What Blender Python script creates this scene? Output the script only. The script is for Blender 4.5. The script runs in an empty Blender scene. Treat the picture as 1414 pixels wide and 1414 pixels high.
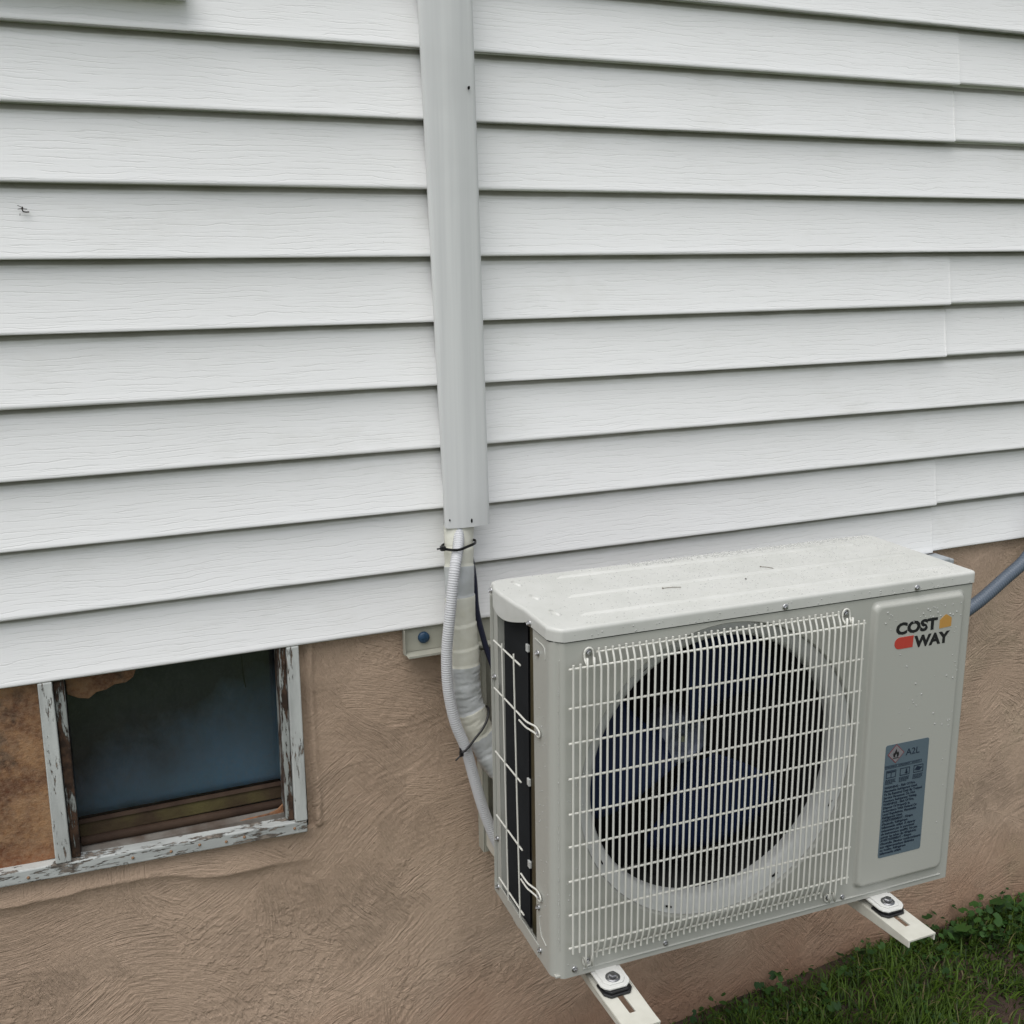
import bpy, bmesh, math, random
import numpy as np
from mathutils import Vector, Matrix
random.seed(7)
RNG = np.random.default_rng(11)
S = bpy.context.scene
COL = S.collection
R = math.radians

# ---------------------------------------------------------------- camera
cd = bpy.data.cameras.new('camera')
cam = bpy.data.objects.new('camera', cd); COL.objects.link(cam)
r_ = Vector((0.92291, -0.384832, -0.011896)); u_ = Vector((0.098474*0, 0, 0))
f_ = Vector((0.37221, 0.899689, -0.228076)).normalized()
r_ = (r_ - f_*r_.dot(f_)).normalized(); u_ = r_.cross(f_)
M = Matrix((( r_.x, u_.x, -f_.x), (r_.y, u_.y, -f_.y), (r_.z, u_.z, -f_.z))).to_4x4()
M.translation = (0, -1.8117, 0.6660)
cam.matrix_world = M
cd.sensor_width = 36; cd.lens = 36*1445.1/1414
cd.clip_start = 0.02; cd.clip_end = 600
S.camera = cam
# ---------------------------------------------------------------- sky, sun, exposure
SUN_EL, SUN_AZ = R(66), R(232)      # compass azimuth: the light comes from the left front, high up
w = bpy.data.worlds.new('World'); S.world = w; w.use_nodes = True
nt = w.node_tree; bg = nt.nodes['Background']
sky = nt.nodes.new('ShaderNodeTexSky'); sky.sky_type = 'NISHITA'; sky.sun_disc = False
sky.sun_elevation = SUN_EL; sky.sun_rotation = SUN_AZ
sky.air_density = 1.0; sky.dust_density = 2.0; sky.ozone_density = 1.0
hs = nt.nodes.new('ShaderNodeHueSaturation'); hs.inputs['Saturation'].default_value = 0.25
nt.links.new(sky.outputs[0], hs.inputs['Color']); nt.links.new(hs.outputs[0], bg.inputs[0])
bg.inputs[1].default_value = 0.10
sd = bpy.data.lights.new('sun', 'SUN'); sd.energy = 1.5; sd.angle = R(62); sd.color = (1, 0.985, 0.97)
so = bpy.data.objects.new('sun', sd); COL.objects.link(so)
sv = Vector((math.sin(SUN_AZ)*math.cos(SUN_EL), math.cos(SUN_AZ)*math.cos(SUN_EL), math.sin(SUN_EL)))
so.rotation_euler = sv.to_track_quat('Z', 'Y').to_euler()
S.view_settings.view_transform = 'Standard'; S.view_settings.look = 'None'
S.view_settings.gamma = 1; S.view_settings.use_curve_mapping = False
S.view_settings.exposure = 0.60
S.cycles.max_bounces = 8

# ---------------------------------------------------------------- helpers
def mat(name, col, rough=0.6, metal=0, spec=0.5, noise=None, bump=None, coat=0, build=None):
    """noise=(scale, amount, colour2)  bump=(scale, strength, dist)"""
    m = bpy.data.materials.new(name); m.use_nodes = True
    n = m.node_tree.nodes; l = m.node_tree.links; b = n['Principled BSDF']
    b.inputs['Base Color'].default_value = (*col, 1); b.inputs['Roughness'].default_value = rough
    b.inputs['Metallic'].default_value = metal; b.inputs['Specular IOR Level'].default_value = spec
    b.inputs['Coat Weight'].default_value = coat
    tc = n.new('ShaderNodeTexCoord')
    if noise:
        t = n.new('ShaderNodeTexNoise'); t.inputs['Scale'].default_value = noise[0]; t.inputs['Detail'].default_value = 6
        l.new(tc.outputs['Object'], t.inputs['Vector'])
        r = n.new('ShaderNodeMapRange'); r.inputs[1].default_value = .38; r.inputs[2].default_value = .68
        r.inputs[3].default_value = 0; r.inputs[4].default_value = noise[1]
        l.new(t.outputs[0], r.inputs[0])
        x = n.new('ShaderNodeMix'); x.data_type = 'RGBA'
        x.inputs[6].default_value = (*col, 1); x.inputs[7].default_value = (*noise[2], 1)
        l.new(r.outputs[0], x.inputs[0]); l.new(x.outputs[2], b.inputs['Base Color'])
    if bump:
        t = n.new('ShaderNodeTexNoise'); t.inputs['Scale'].default_value = bump[0]; t.inputs['Detail'].default_value = 5
        l.new(tc.outputs['Object'], t.inputs['Vector'])
        bp = n.new('ShaderNodeBump'); bp.inputs['Strength'].default_value = bump[1]; bp.inputs['Distance'].default_value = bump[2]
        l.new(t.outputs[0], bp.inputs['Height']); l.new(bp.outputs[0], b.inputs['Normal'])
    if build: build(n, l, b, tc)
    return m

def nmath(n, l, op, a, b=None, c=None, clamp=False):
    x = n.new('ShaderNodeMath'); x.operation = op; x.use_clamp = clamp
    for i, v in enumerate((a, b, c)):
        if v is None: continue
        if isinstance(v, (int, float)): x.inputs[i].default_value = v
        else: l.new(v, x.inputs[i])
    return x.outputs[0]
def nnoise(n, l, vec, scale, detail=4, rough=.5, loc=(0, 0, 0), sc=(1, 1, 1), dist=0):
    mp = n.new('ShaderNodeMapping'); mp.inputs['Scale'].default_value = sc; mp.inputs['Location'].default_value = loc
    l.new(vec, mp.inputs[0])
    t = n.new('ShaderNodeTexNoise'); t.inputs['Scale'].default_value = scale; t.inputs['Detail'].default_value = detail
    t.inputs['Roughness'].default_value = rough; t.inputs['Distortion'].default_value = dist
    l.new(mp.outputs[0], t.inputs['Vector']); return t.outputs[0]
def nrange(n, l, v, a, b, c=0, d=1):
    r = n.new('ShaderNodeMapRange'); l.new(v, r.inputs[0])
    for i, k in enumerate((a, b, c, d)): r.inputs[i+1].default_value = k
    return r.outputs[0]
def nmix(n, l, f, a, b):
    x = n.new('ShaderNodeMix'); x.data_type = 'RGBA'
    for i, v in ((0, f), (6, a), (7, b)):
        if isinstance(v, (int, float)): x.inputs[i].default_value = v
        elif isinstance(v, tuple): x.inputs[i].default_value = (*v, 1)
        else: l.new(v, x.inputs[i])
    return x.outputs[2]
def nbump(n, l, b, h, strength, dist, prev=None):
    bp = n.new('ShaderNodeBump'); bp.inputs['Strength'].default_value = strength; bp.inputs['Distance'].default_value = dist
    l.new(h, bp.inputs['Height'])
    if prev is not None: l.new(prev, bp.inputs['Normal'])
    if b is not None: l.new(bp.outputs[0], b.inputs['Normal'])
    return bp.outputs[0]

class MB:
    def __init__(s): s.v = []; s.f = []; s.m = []; s.sm = []
    def add(s, vs, fs, mi=0, smooth=False):
        o = len(s.v); s.v += [tuple(p) for p in vs]
        for k, f in enumerate(fs):
            s.f.append([o+i for i in f]); s.m.append(mi[k] if isinstance(mi, list) else mi); s.sm.append(smooth)
    def box(s, a, b, mi=0):
        x0, y0, z0 = a; x1, y1, z1 = b
        s.add([(x0,y0,z0),(x1,y0,z0),(x1,y1,z0),(x0,y1,z0),(x0,y0,z1),(x1,y0,z1),(x1,y1,z1),(x0,y1,z1)],
              [(0,3,2,1),(4,5,6,7),(0,1,5,4),(1,2,6,5),(2,3,7,6),(3,0,4,7)], mi)
    def tube(s, pts, r, n=8, mi=0, rfn=None, cap=True, ell=None, mifn=None, smooth=True):
        pts = [Vector(p) for p in pts]; rings = []; up = Vector((0.13, -0.4, 0.9)).normalized(); prev = None
        for i, p in enumerate(pts):
            t = (pts[min(i+1, len(pts)-1)] - pts[max(i-1, 0)]).normalized()
            if prev is None:
                a = t.cross(up)
                if a.length < .1: a = t.cross(Vector((1, 0, 0)))
                a.normalize()
            else:
                a = prev - t*prev.dot(t); a.normalize()
            prev = a; b = t.cross(a); rr = rfn(i) if rfn else r
            ea, eb = ell or (1, 1)
            rings.append([p + a*(math.cos(2*math.pi*k/n)*rr*ea) + b*(math.sin(2*math.pi*k/n)*rr*eb) for k in range(n)])
        vs = [q for g in rings for q in g]; fs = []; ms = []
        for i in range(len(pts)-1):
            for k in range(n):
                fs.append((i*n+k, i*n+(k+1) % n, (i+1)*n+(k+1) % n, (i+1)*n+k)); ms.append(mifn(i) if mifn else mi)
        s.add(vs, fs, ms, smooth)
        if cap:
            for g, m0 in ((rings[0][::-1], ms[0]), (rings[-1], ms[-1])): s.add(g, [tuple(range(n))], m0, False)
    def lathe(s, prof, c, axis='z', n=24, mi=0, smooth=True):
        """prof: list of (radius, height along axis)"""
        vs = []
        for (rr, h) in prof:
            for k in range(n):
                a = 2*math.pi*k/n; x, y = rr*math.cos(a), rr*math.sin(a)
                vs.append({'z': (c[0]+x, c[1]+y, c[2]+h), 'y': (c[0]+x, c[1]+h, c[2]+y), 'x': (c[0]+h, c[1]+x, c[2]+y)}[axis])
        fs = [(i*n+k, i*n+(k+1) % n, (i+1)*n+(k+1) % n, (i+1)*n+k) for i in range(len(prof)-1) for k in range(n)]
        s.add(vs, fs, mi, smooth)
    def prism(s, poly, d0, d1, plane='xz', mi=0):
        n = len(poly)
        def P(a, b, d): return {'xz': (a, d, b), 'xy': (a, b, d), 'yz': (d, a, b)}[plane]
        s.add([P(a, b, d0) for a, b in poly] + [P(a, b, d1) for a, b in poly],
              [tuple(range(n))[::-1], tuple(range(n, 2*n))] + [(i, (i+1) % n, n+(i+1) % n, n+i) for i in range(n)], mi)
    def mesh(s, name, mats):
        me = bpy.data.meshes.new(name); me.from_pydata(s.v, [], s.f)
        for m in (mats if isinstance(mats, (list, tuple)) else [mats]): me.materials.append(m)
        me.polygons.foreach_set('material_index', s.m); me.polygons.foreach_set('use_smooth', s.sm)
        me.validate(); 
        bm = bmesh.new(); bm.from_mesh(me); bmesh.ops.recalc_face_normals(bm, faces=bm.faces); bm.to_mesh(me); bm.free()
        me.update(); return me
    def build(s, name, mats, parent=None, bevel=0, seg=2, kind=None, label=None):
        o = bpy.data.objects.new(name, s.mesh(name, mats)); COL.objects.link(o)
        if parent: o.parent = parent
        if bevel:
            b = o.modifiers.new('bevel', 'BEVEL'); b.width = bevel; b.segments = seg; b.limit_method = 'ANGLE'; b.angle_limit = R(40)
            b.harden_normals = False
        if kind: o['kind'] = kind
        if label: o['label'] = label
        return o
def raw(name, V, F, mats, parent=None, smooth=True, mi=None):
    me = bpy.data.meshes.new(name); V = np.asarray(V, dtype=np.float32); F = np.asarray(F, dtype=np.int32)
    k = F.shape[1]
    me.vertices.add(len(V)); me.vertices.foreach_set('co', V.ravel())
    me.loops.add(F.size); me.loops.foreach_set('vertex_index', F.ravel())
    me.polygons.add(len(F)); me.polygons.foreach_set('loop_start', np.arange(0, F.size, k, dtype=np.int32))
    me.polygons.foreach_set('loop_total', np.full(len(F), k, dtype=np.int32))
    for m in (mats if isinstance(mats, (list, tuple)) else [mats]): me.materials.append(m)
    if mi is not None: me.polygons.foreach_set('material_index', np.asarray(mi, dtype=np.int32))
    me.polygons.foreach_set('use_smooth', np.full(len(F), smooth))
    me.update(calc_edges=True)
    o = bpy.data.objects.new(name, me); COL.objects.link(o)
    if parent: o.parent = parent
    return o
def thing(name, label, cat, loc=(0, 0, 0), rz=0, group=None):
    o = bpy.data.objects.new(name, None); COL.objects.link(o); o.empty_display_size = .05
    o.location = loc; o.rotation_euler = (0, 0, rz); o['label'] = label; o['category'] = cat
    if group: o['group'] = group
    return o
def tag(o, label, cat, group=None):
    o['label'] = label; o['category'] = cat
    if group: o['group'] = group
    return o
def inst(me, name, parent, loc, rot=(0, 0, 0), sc=1):
    o = bpy.data.objects.new(name, me); COL.objects.link(o); o.parent = parent
    o.location = loc; o.rotation_euler = rot; o.scale = (sc, sc, sc); return o
def catmull(pts, k=8):
    P = [Vector(p) for p in pts]; P = [P[0]*2-P[1]] + P + [P[-1]*2-P[-2]]; out = []
    for i in range(1, len(P)-2):
        for j in range(k):
            t = j/k; a, b, c, d = P[i-1:i+3]
            out.append(.5*((2*b) + (c-a)*t + (2*a-5*b+4*c-d)*t*t + (3*b-a-3*c+d)*t**3))
    out.append(P[-2]); return out
def vnoise(x, y, seed=0):
    x = np.asarray(x, float); y = np.asarray(y, float)
    g = np.random.default_rng(seed).random((64, 64))
    xi = np.floor(x).astype(int); yi = np.floor(y).astype(int); fx = x-xi; fy = y-yi
    fx = fx*fx*(3-2*fx); fy = fy*fy*(3-2*fy)
    a = g[xi % 64, yi % 64]; b = g[(xi+1) % 64, yi % 64]; c = g[xi % 64, (yi+1) % 64]; d = g[(xi+1) % 64, (yi+1) % 64]
    return (a*(1-fx)+b*fx)*(1-fy)+(c*(1-fx)+d*fx)*fy
def fbm(x, y, seed=0, o=4):
    r = 0; a = .5
    for i in range(o): r = r + a*vnoise(x*2**i, y*2**i, seed+i); a *= .5
    return r/(1-.5**o)

# ---------------------------------------------------------------- materials
def siding_nodes(n, l, b, tc):
    v = tc.outputs['Object']
    sep = n.new('ShaderNodeSeparateXYZ'); l.new(v, sep.inputs[0])
    # embossed wood grain: contour lines of a strongly stretched noise
    def lines(seed, freq, wav, width, thr):
        # near-horizontal wavy grooves, each running only part of the way
        a = nnoise(n, l, v, 1, 3, .5, (seed, seed*1.7, seed*.3), (5, 1, 16)); a2 = nnoise(n, l, v, 1, 3, .6, (seed*2, 1, seed), (26, 1, 70))
        zz = nmath(n, l, 'ADD', nmath(n, l, 'MULTIPLY', sep.outputs[2], freq), nmath(n, l, 'MULTIPLY', a, wav))
        zz = nmath(n, l, 'ADD', zz, nmath(n, l, 'MULTIPLY', a2, wav*.22))
        p = nmath(n, l, 'PINGPONG', zz, .5)
        brk = nrange(n, l, nnoise(n, l, v, 1, 2, .5, (seed, 1, seed*2), (9, 1, 110)), thr, thr+.09)
        return nmath(n, l, 'MULTIPLY', nrange(n, l, p, 0, width, 1, 0), brk)
    g1 = lines(3.1, 105, 3.4, .11, .43); g2 = lines(9.7, 182, 4.6, .16, .46)
    g = nmath(n, l, 'MAXIMUM', g1, nmath(n, l, 'MULTIPLY', g2, .55))
    # distance below the lap above (course height 0.1143)
    fr = nmath(n, l, 'FRACT', nmath(n, l, 'DIVIDE', nmath(n, l, 'ADD', sep.outputs[2], 11.43), .1143))
    top = nrange(n, l, fr, .84, .97)
    lap_dirt_shade = nmath(n, l, 'MULTIPLY', top, nrange(n, l, nnoise(n, l, v, 1, 5, .65, (0, 0, 0), (7, 1, 30)), .36, .70, .22, .85))  # greenish dirt below each lap, also tinting in the lap's shadow band
    speck = nrange(n, l, nnoise(n, l, v, 1, 4, .7, (2, 5, 9), (60, 1, 160)), .685, .74)
    speck = nmath(n, l, 'MULTIPLY', speck, nrange(n, l, fr, .80, .99))
    big = nrange(n, l, nnoise(n, l, v, 1.6, 4, .6), .35, .7)
    c = nmix(n, l, big, (.90, .90, .895), (.865, .865, .855))
    sm = nrange(n, l, nnoise(n, l, v, 1, 6, .7, (11, 3, 7), (3.1, 1, 7)), .56, .72, 0, .22)
    c = nmix(n, l, sm, c, (.60, .59, .53))
    ft = nrange(n, l, nnoise(n, l, v, 1, 2, .5, (1, 9, 4), (150, 1, 150)), .79, .83, 0, .8)
    c = nmix(n, l, ft, c, (.12, .10, .07))
    c = nmix(n, l, nmath(n, l, 'MULTIPLY', g, .20), c, (.42, .42, .40))  # groove shading of the grain painted in as a darker tone
    c = nmix(n, l, lap_dirt_shade, c, (.33, .33, .24))
    lap_grime_shade = nmath(n, l, 'ADD', fr, nmath(n, l, 'MULTIPLY', nmath(n, l, 'SUBTRACT', nnoise(n, l, v, 1, 4, .6, (6, 2, 3), (9, 1, 3)), .5), .035))
    c = nmix(n, l, nrange(n, l, lap_grime_shade, .912, .932, 0, .66), c, (.13, .125, .085))  # grime line with the dark shadow of the lap recess painted in
    c = nmix(n, l, nmath(n, l, 'MULTIPLY', speck, .85), c, (.05, .055, .04))
    l.new(c, b.inputs['Base Color'])
    h = nmath(n, l, 'SUBTRACT', nmath(n, l, 'MULTIPLY', nnoise(n, l, v, 1, 3, .6, (1, 1, 1), (24, 1, 190)), .9), g)
    nbump(n, l, b, h, .42, .0006)
M_SIDING = mat('white_vinyl_siding', (.8, .8, .79), .5, build=siding_nodes)

def stucco_nodes(n, l, b, tc):
    v = tc.outputs['Object']
    at = n.new('ShaderNodeAttribute'); at.attribute_name = 'flow'; fv = at.outputs['Vector']
    cl = nnoise(n, l, v, 190, 5, .7)
    sep = n.new('ShaderNodeSeparateXYZ'); l.new(v, sep.inputs[0])
    fs = n.new('ShaderNodeSeparateXYZ'); l.new(fv, fs.inputs[0])
    def scratch(o, k, a, det, rg):
        cb = n.new('ShaderNodeCombineXYZ')
        l.new(nmath(n, l, 'MULTIPLY', fs.outputs[o], k), cb.inputs[0]); l.new(nmath(n, l, 'MULTIPLY', sep.outputs[0], a), cb.inputs[1]); l.new(nmath(n, l, 'MULTIPLY', sep.outputs[2], a), cb.inputs[2])
        return nnoise(n, l, cb.outputs[0], 1, det, rg)
    def fmix(f, a, b_):
        return nmath(n, l, 'ADD', nmath(n, l, 'MULTIPLY', a, nmath(n, l, 'SUBTRACT', 1.0, f)), nmath(n, l, 'MULTIPLY', b_, f))
    mk = nrange(n, l, nnoise(n, l, v, 3.6, 5, .55), .47, .52); mk2 = nrange(n, l, nnoise(n, l, v, 4.6, 5, .55, (4, 2, 8)), .53, .57)
    sc = fmix(mk2, fmix(mk, scratch(0, 205, 11, 4, .66), scratch(1, 215, 12, 4, .66)), scratch(2, 190, 13, 4, .66))
    scf = fmix(mk2, fmix(mk, scratch(0, 600, 30, 3, .6), scratch(1, 620, 30, 3, .6)), scratch(2, 590, 30, 3, .6))
    depth = nrange(n, l, nnoise(n, l, v, 6, 5, .65, (8, 8, 1)), .41, .62, .06, 1.5)
    sc = nmath(n, l, 'ADD', nmath(n, l, 'MULTIPLY', nmath(n, l, 'SUBTRACT', sc, .5), depth), .5)
    big = nrange(n, l, nnoise(n, l, v, 2.2, 5, .6), .35, .68)
    lr = nrange(n, l, sep.outputs[0], .6, 1.9)
    c = nmix(n, l, big, nmix(n, l, lr, (.62, .462, .342), (.62, .462, .342)), nmix(n, l, lr, (.515, .375, .272), (.52, .378, .276)))
    c = nmix(n, l, nrange(n, l, cl, .3, .7, .3, 0), c, (.24, .165, .11))
    # splashed red soil low on the wall, with an uneven edge
    low = nmath(n, l, 'ADD', sep.outputs[2], nmath(n, l, 'MULTIPLY', nnoise(n, l, v, 4, 5, .6), .35))
    c = nmix(n, l, nrange(n, l, low, -.60, -.86, 0, .72), c, (.33, .175, .105))
    # faint green stain on the right
    gr = nmath(n, l, 'MULTIPLY', nrange(n, l, sep.outputs[0], 1.5, 2.2), nrange(n, l, nnoise(n, l, v, 5, 4, .6, (4, 4, 4)), .5, .7, 0, .22))
    c = nmix(n, l, gr, c, (.33, .34, .20))
    l.new(c, b.inputs['Base Color'])
    h = nmath(n, l, 'ADD', nmath(n, l, 'MULTIPLY', sc, 1.0), nmath(n, l, 'MULTIPLY', scf, .42))
    h = nmath(n, l, 'ADD', h, nmath(n, l, 'MULTIPLY', cl, .34))
    crust = nmath(n, l, 'MULTIPLY', nrange(n, l, nnoise(n, l, v, 55, 5, .6, (2, 6, 1)), .50, .60), nrange(n, l, nnoise(n, l, v, 3.2, 4, .6, (9, 1, 5)), .50, .62, 0, .30))
    h = nmath(n, l, 'ADD', h, crust)
    nbump(n, l, b, h, 1.0, .0066)
    l.new(nrange(n, l, sc, .3, .7, .62, .8), b.inputs['Roughness']); b.inputs['Specular IOR Level'].default_value = .35
M_STUCCO = mat('brown_trowelled_stucco', (.3, .21, .15), .6, build=stucco_nodes)

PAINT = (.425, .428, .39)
M_PAINT = mat('ivory_grey_enamel', PAINT, .34, spec=.5, noise=(9, .3, (.415, .418, .38)), bump=(700, .05, .0004))
def lit_top_paint(n, l, b, tc):
    v = tc.outputs['Object']
    c = nmix(n, l, nrange(n, l, nnoise(n, l, v, 14, 5, .65), .35, .7), (.58, .582, .55), (.52, .525, .49))  # paler than the cabinet: light from above and wet sheen put into the colour
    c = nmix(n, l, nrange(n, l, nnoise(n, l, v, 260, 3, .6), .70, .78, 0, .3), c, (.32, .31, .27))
    l.new(c, b.inputs['Base Color'])
    l.new(nrange(n, l, nnoise(n, l, v, 30, 4, .6), .35, .65, .30, .45), b.inputs['Roughness'])
    nbump(n, l, b, nnoise(n, l, v, 900, 2, .5), .12, .0006)
M_LID = mat('wet_ivory_lid_lit_enamel', PAINT, .3, build=lit_top_paint)
M_WIRE = mat('ivory_coated_wire', (.66, .655, .60), .28, bump=(300, .05, .0004))
M_STEEL = mat('zinc_screw_steel', (.55, .55, .56), .28, metal=1, bump=(900, .1, .0003))
M_BOLT = mat('dull_bolt_steel', (.30, .30, .31), .38, metal=1, bump=(500, .2, .0004))
M_COIL = mat('dark_coil_fins', (.022, .023, .025), .6, spec=.2)
M_OLIVE = mat('olive_coil_plate', (.075, .062, .026), .45, metal=.35, noise=(40, .5, (.04, .035, .02)))
M_BLACK = mat('black_hole', (.01, .01, .01), .8, spec=.1)
M_RUBBER = mat('black_rubber', (.012, .012, .013), .45, bump=(300, .2, .0006))
M_FAN = mat('navy_fan_plastic', (.007, .016, .056), .5, spec=.25, noise=(20, .3, (.005, .011, .038)))
M_HUB = mat('pale_blue_hub', (.17, .195, .26), .35, noise=(45, .9, (.05, .06, .09)))
M_SHROUD = mat('inner_shroud_grey', (.56, .57, .555), .34)
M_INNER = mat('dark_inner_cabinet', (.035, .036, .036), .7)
def duct_nodes(n, l, b, tc):
    v = tc.outputs['Object']
    s1 = nnoise(n, l, v, 1, 4, .6, (0, 0, 0), (60, 60, 1.5)); s2 = nnoise(n, l, v, 3, 4, .6)
    c = nmix(n, l, nrange(n, l, s1, .35, .7), (.70, .71, .70), (.62, .63, .625))
    c = nmix(n, l, nrange(n, l, s2, .5, .72, 0, .45), c, (.53, .54, .53))
    l.new(c, b.inputs['Base Color']); nbump(n, l, b, s1, .1, .0006)
M_DUCT = mat('light_grey_plastic_cover', (.6, .6, .6), .42, build=duct_nodes)
M_CREAM = mat('cream_wrap_tape', (.69, .685, .60), .40, noise=(45, .6, (.60, .59, .49)), bump=(90, .4, .002))
M_GREYTAPE = mat('greyish_wrap_film', (.54, .56, .565), .35, noise=(30, .7, (.40, .42, .40)), bump=(60, .5, .003))
M_HOSE = mat('white_corrugated_hose', (.56, .565, .575), .6, spec=.3)
M_NAVYCABLE = mat('navy_cable_sheath', (.012, .014, .035), .45)
M_TIE = mat('black_nylon_tie', (.01, .01, .011), .35)
M_CONDUIT = mat('slate_conduit', (.10, .125, .16), .42, bump=(200, .1, .0005))
M_FITTING = mat('light_grey_fitting', (.36, .39, .41), .4)
def chipped(n, l, b, tc, base=(.55, .59, .57), under=(.20, .15, .10), lo=.56, sc=(24, 24, 24)):
    v = tc.outputs['Object']
    p = nnoise(n, l, v, 1, 7, .72, (1, 2, 3), sc)
    m = nrange(n, l, p, lo, lo+.025)
    st = nnoise(n, l, v, 1, 5, .6, (3, 3, 3), tuple(k*.4 for k in sc))
    c = nmix(n, l, nrange(n, l, st, .4, .65), base, tuple(k*.72 for k in base))
    u = nmix(n, l, nrange(n, l, nnoise(n, l, v, 60, 4, .6), .4, .6), under, tuple(k*.35 for k in under))
    l.new(nmix(n, l, m, c, u), b.inputs['Base Color'])
    h = nmath(n, l, 'SUBTRACT', nmath(n, l, 'MULTIPLY', nnoise(n, l, v, 90, 5, .7), .35), m)
    nbump(n, l, b, h, .9, .0018)
    l.new(nrange(n, l, m, 0, 1, .5, .85), b.inputs['Roughness'])
M_PEEL = mat('peeling_white_paint', (.5, .5, .5), build=lambda n, l, b, t: chipped(n, l, b, t, base=(.58, .60, .575), under=(.26, .20, .15), lo=.575, sc=(75, 60, 12)))
M_PEELH = mat('peeling_white_sill_paint', (.5, .5, .5), build=lambda n, l, b, t: chipped(n, l, b, t, base=(.54, .56, .54), under=(.27, .23, .19), lo=.535, sc=(15, 40, 80)))
M_PEELD = mat('dark_peeling_sash', (.3, .3, .3), build=lambda n, l, b, t: chipped(n, l, b, t, base=(.36, .38, .36), under=(.085, .045, .025), lo=.46, sc=(90, 60, 12)))
def rust_nodes(n, l, b, tc):
    v = tc.outputs['Object']
    a = nnoise(n, l, v, 13, 8, .75); c1 = nmix(n, l, nrange(n, l, a, .40, .60), (.11, .038, .014), (.36, .20, .095))
    sp = n.new('ShaderNodeSeparateXYZ'); l.new(v, sp.inputs[0]); c1 = nmix(n, l, nmath(n, l, 'MULTIPLY', nrange(n, l, sp.outputs[2], -.29, -.335), .7), c1, (.24, .075, .022))
    d = nrange(n, l, nnoise(n, l, v, 1, 5, .65, (3, 1, 5), (12, 12, 8)), .52, .64, 0, .96)
    c1 = nmix(n, l, d, c1, (.028, .022, .018))
    f = nrange(n, l, nnoise(n, l, v, 120, 3, .7), .35, .7, 0, .5)
    c1 = nmix(n, l, f, c1, (.36, .24, .15))
    l.new(c1, b.inputs['Base Color']); nbump(n, l, b, nmath(n, l, 'ADD', a, nnoise(n, l, v, 160, 4, .7)), .8, .003)
M_RUSTBOARD = mat('rusty_brown_board', (.2, .1, .06), .75, build=rust_nodes)
M_ROTWOOD = mat('rusty_brown_wood', (.036, .021, .014), .75, spec=.2, noise=(18, .6, (.080, .052, .034)), bump=(90, .8, .002))
M_MOSS = mat('mossy_brown_wood', (.040, .026, .014), .75, spec=.2, noise=(9, .62, (.12, .11, .035)), bump=(120, .8, .002))
M_SILLW = mat('weathered_grey_sill', (.17, .155, .135), .7, noise=(22, .9, (.07, .045, .03)), bump=(100, .8, .002))
def bluepane(n, l, b, tc):
    v = tc.outputs['Object']; sp = n.new('ShaderNodeSeparateXYZ'); l.new(v, sp.inputs[0])
    a = nnoise(n, l, v, 1, 5, .6, (0, 0, 0), (9, 9, 6)); f = nnoise(n, l, v, 1, 4, .7, (0, 0, 0), (240, 240, 110))
    c = nmix(n, l, nrange(n, l, a, .35, .7), (.25, .47, .66), (.40, .62, .76))
    c = nmix(n, l, nrange(n, l, f, .45, .7, 0, .6), c, (.38, .48, .54))
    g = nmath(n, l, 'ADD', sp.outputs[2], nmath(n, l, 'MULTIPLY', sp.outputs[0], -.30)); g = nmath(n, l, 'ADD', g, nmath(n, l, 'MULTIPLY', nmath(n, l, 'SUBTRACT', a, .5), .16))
    m = nrange(n, l, g, -.40, -.19, .0, 1); c = nmix(n, l, m, c, nmix(n, l, nrange(n, l, f, .45, .7), (.017, .018, .022), (.032, .034, .038)))  # shading painted into the panel: near-black at the top, pale at lower right
    l.new(c, b.inputs['Base Color'])
M_BLUE = mat('blue_panel_painted_shade', (.08, .15, .2), .7, build=bluepane)
def glass_nodes(n, l, b, tc):
    b.inputs['Transmission Weight'].default_value = 0
    tr = n.new('ShaderNodeBsdfTransparent'); tr.inputs[0].default_value = (.93, .95, .96, 1)
    gl = n.new('ShaderNodeBsdfGlossy'); gl.inputs['Roughness'].default_value = .06
    df = n.new('ShaderNodeBsdfDiffuse'); df.inputs[0].default_value = (.3, .29, .26, 1)
    fz = n.new('ShaderNodeFresnel'); fz.inputs[0].default_value = 1.5
    mx = n.new('ShaderNodeMixShader'); l.new(fz.outputs[0], mx.inputs[0]); l.new(tr.outputs[0], mx.inputs[1]); l.new(gl.outputs[0], mx.inputs[2])
    m2 = n.new('ShaderNodeMixShader')
    l.new(nrange(n, l, nnoise(n, l, tc.outputs['Object'], 60, 6, .75), .45, .8, .0, .045), m2.inputs[0])
    l.new(mx.outputs[0], m2.inputs[1]); l.new(df.outputs[0], m2.inputs[2])
    l.new(m2.outputs[0], n['Material Output'].inputs[0])
M_GLASS = mat('dusty_glass', (.8, .8, .8), .1, build=glass_nodes)
M_BRACKET = mat('ivory_bracket_steel', (.62, .61, .54), .4, noise=(30, .6, (.50, .49, .42)), bump=(200, .1, .0006))
M_FOOT = mat('white_foot_enamel', (.66, .66, .63), .32)
M_RAIL = mat('shaded_rail_steel', (.40, .395, .335), .5, noise=(25, .6, (.30, .30, .25)), bump=(200, .1, .0006))  # olive-grey steel, darkened to carry the shade under the siding
M_BLUECAP = mat('blue_bolt_cap', (.016, .050, .10), .45)
M_INK = mat('black_print', (.012, .012, .014), .45)
M_RED = mat('red_print', (.48, .055, .04), .4)
M_DULLRED = mat('dull_red_print', (.20, .03, .035), .45)
M_ORANGE = mat('orange_print', (.50, .27, .07), .4)
M_STICKER = mat('slate_blue_sticker', (.105, .145, .175), .42, noise=(30, .3, (.09, .125, .155)))
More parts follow.
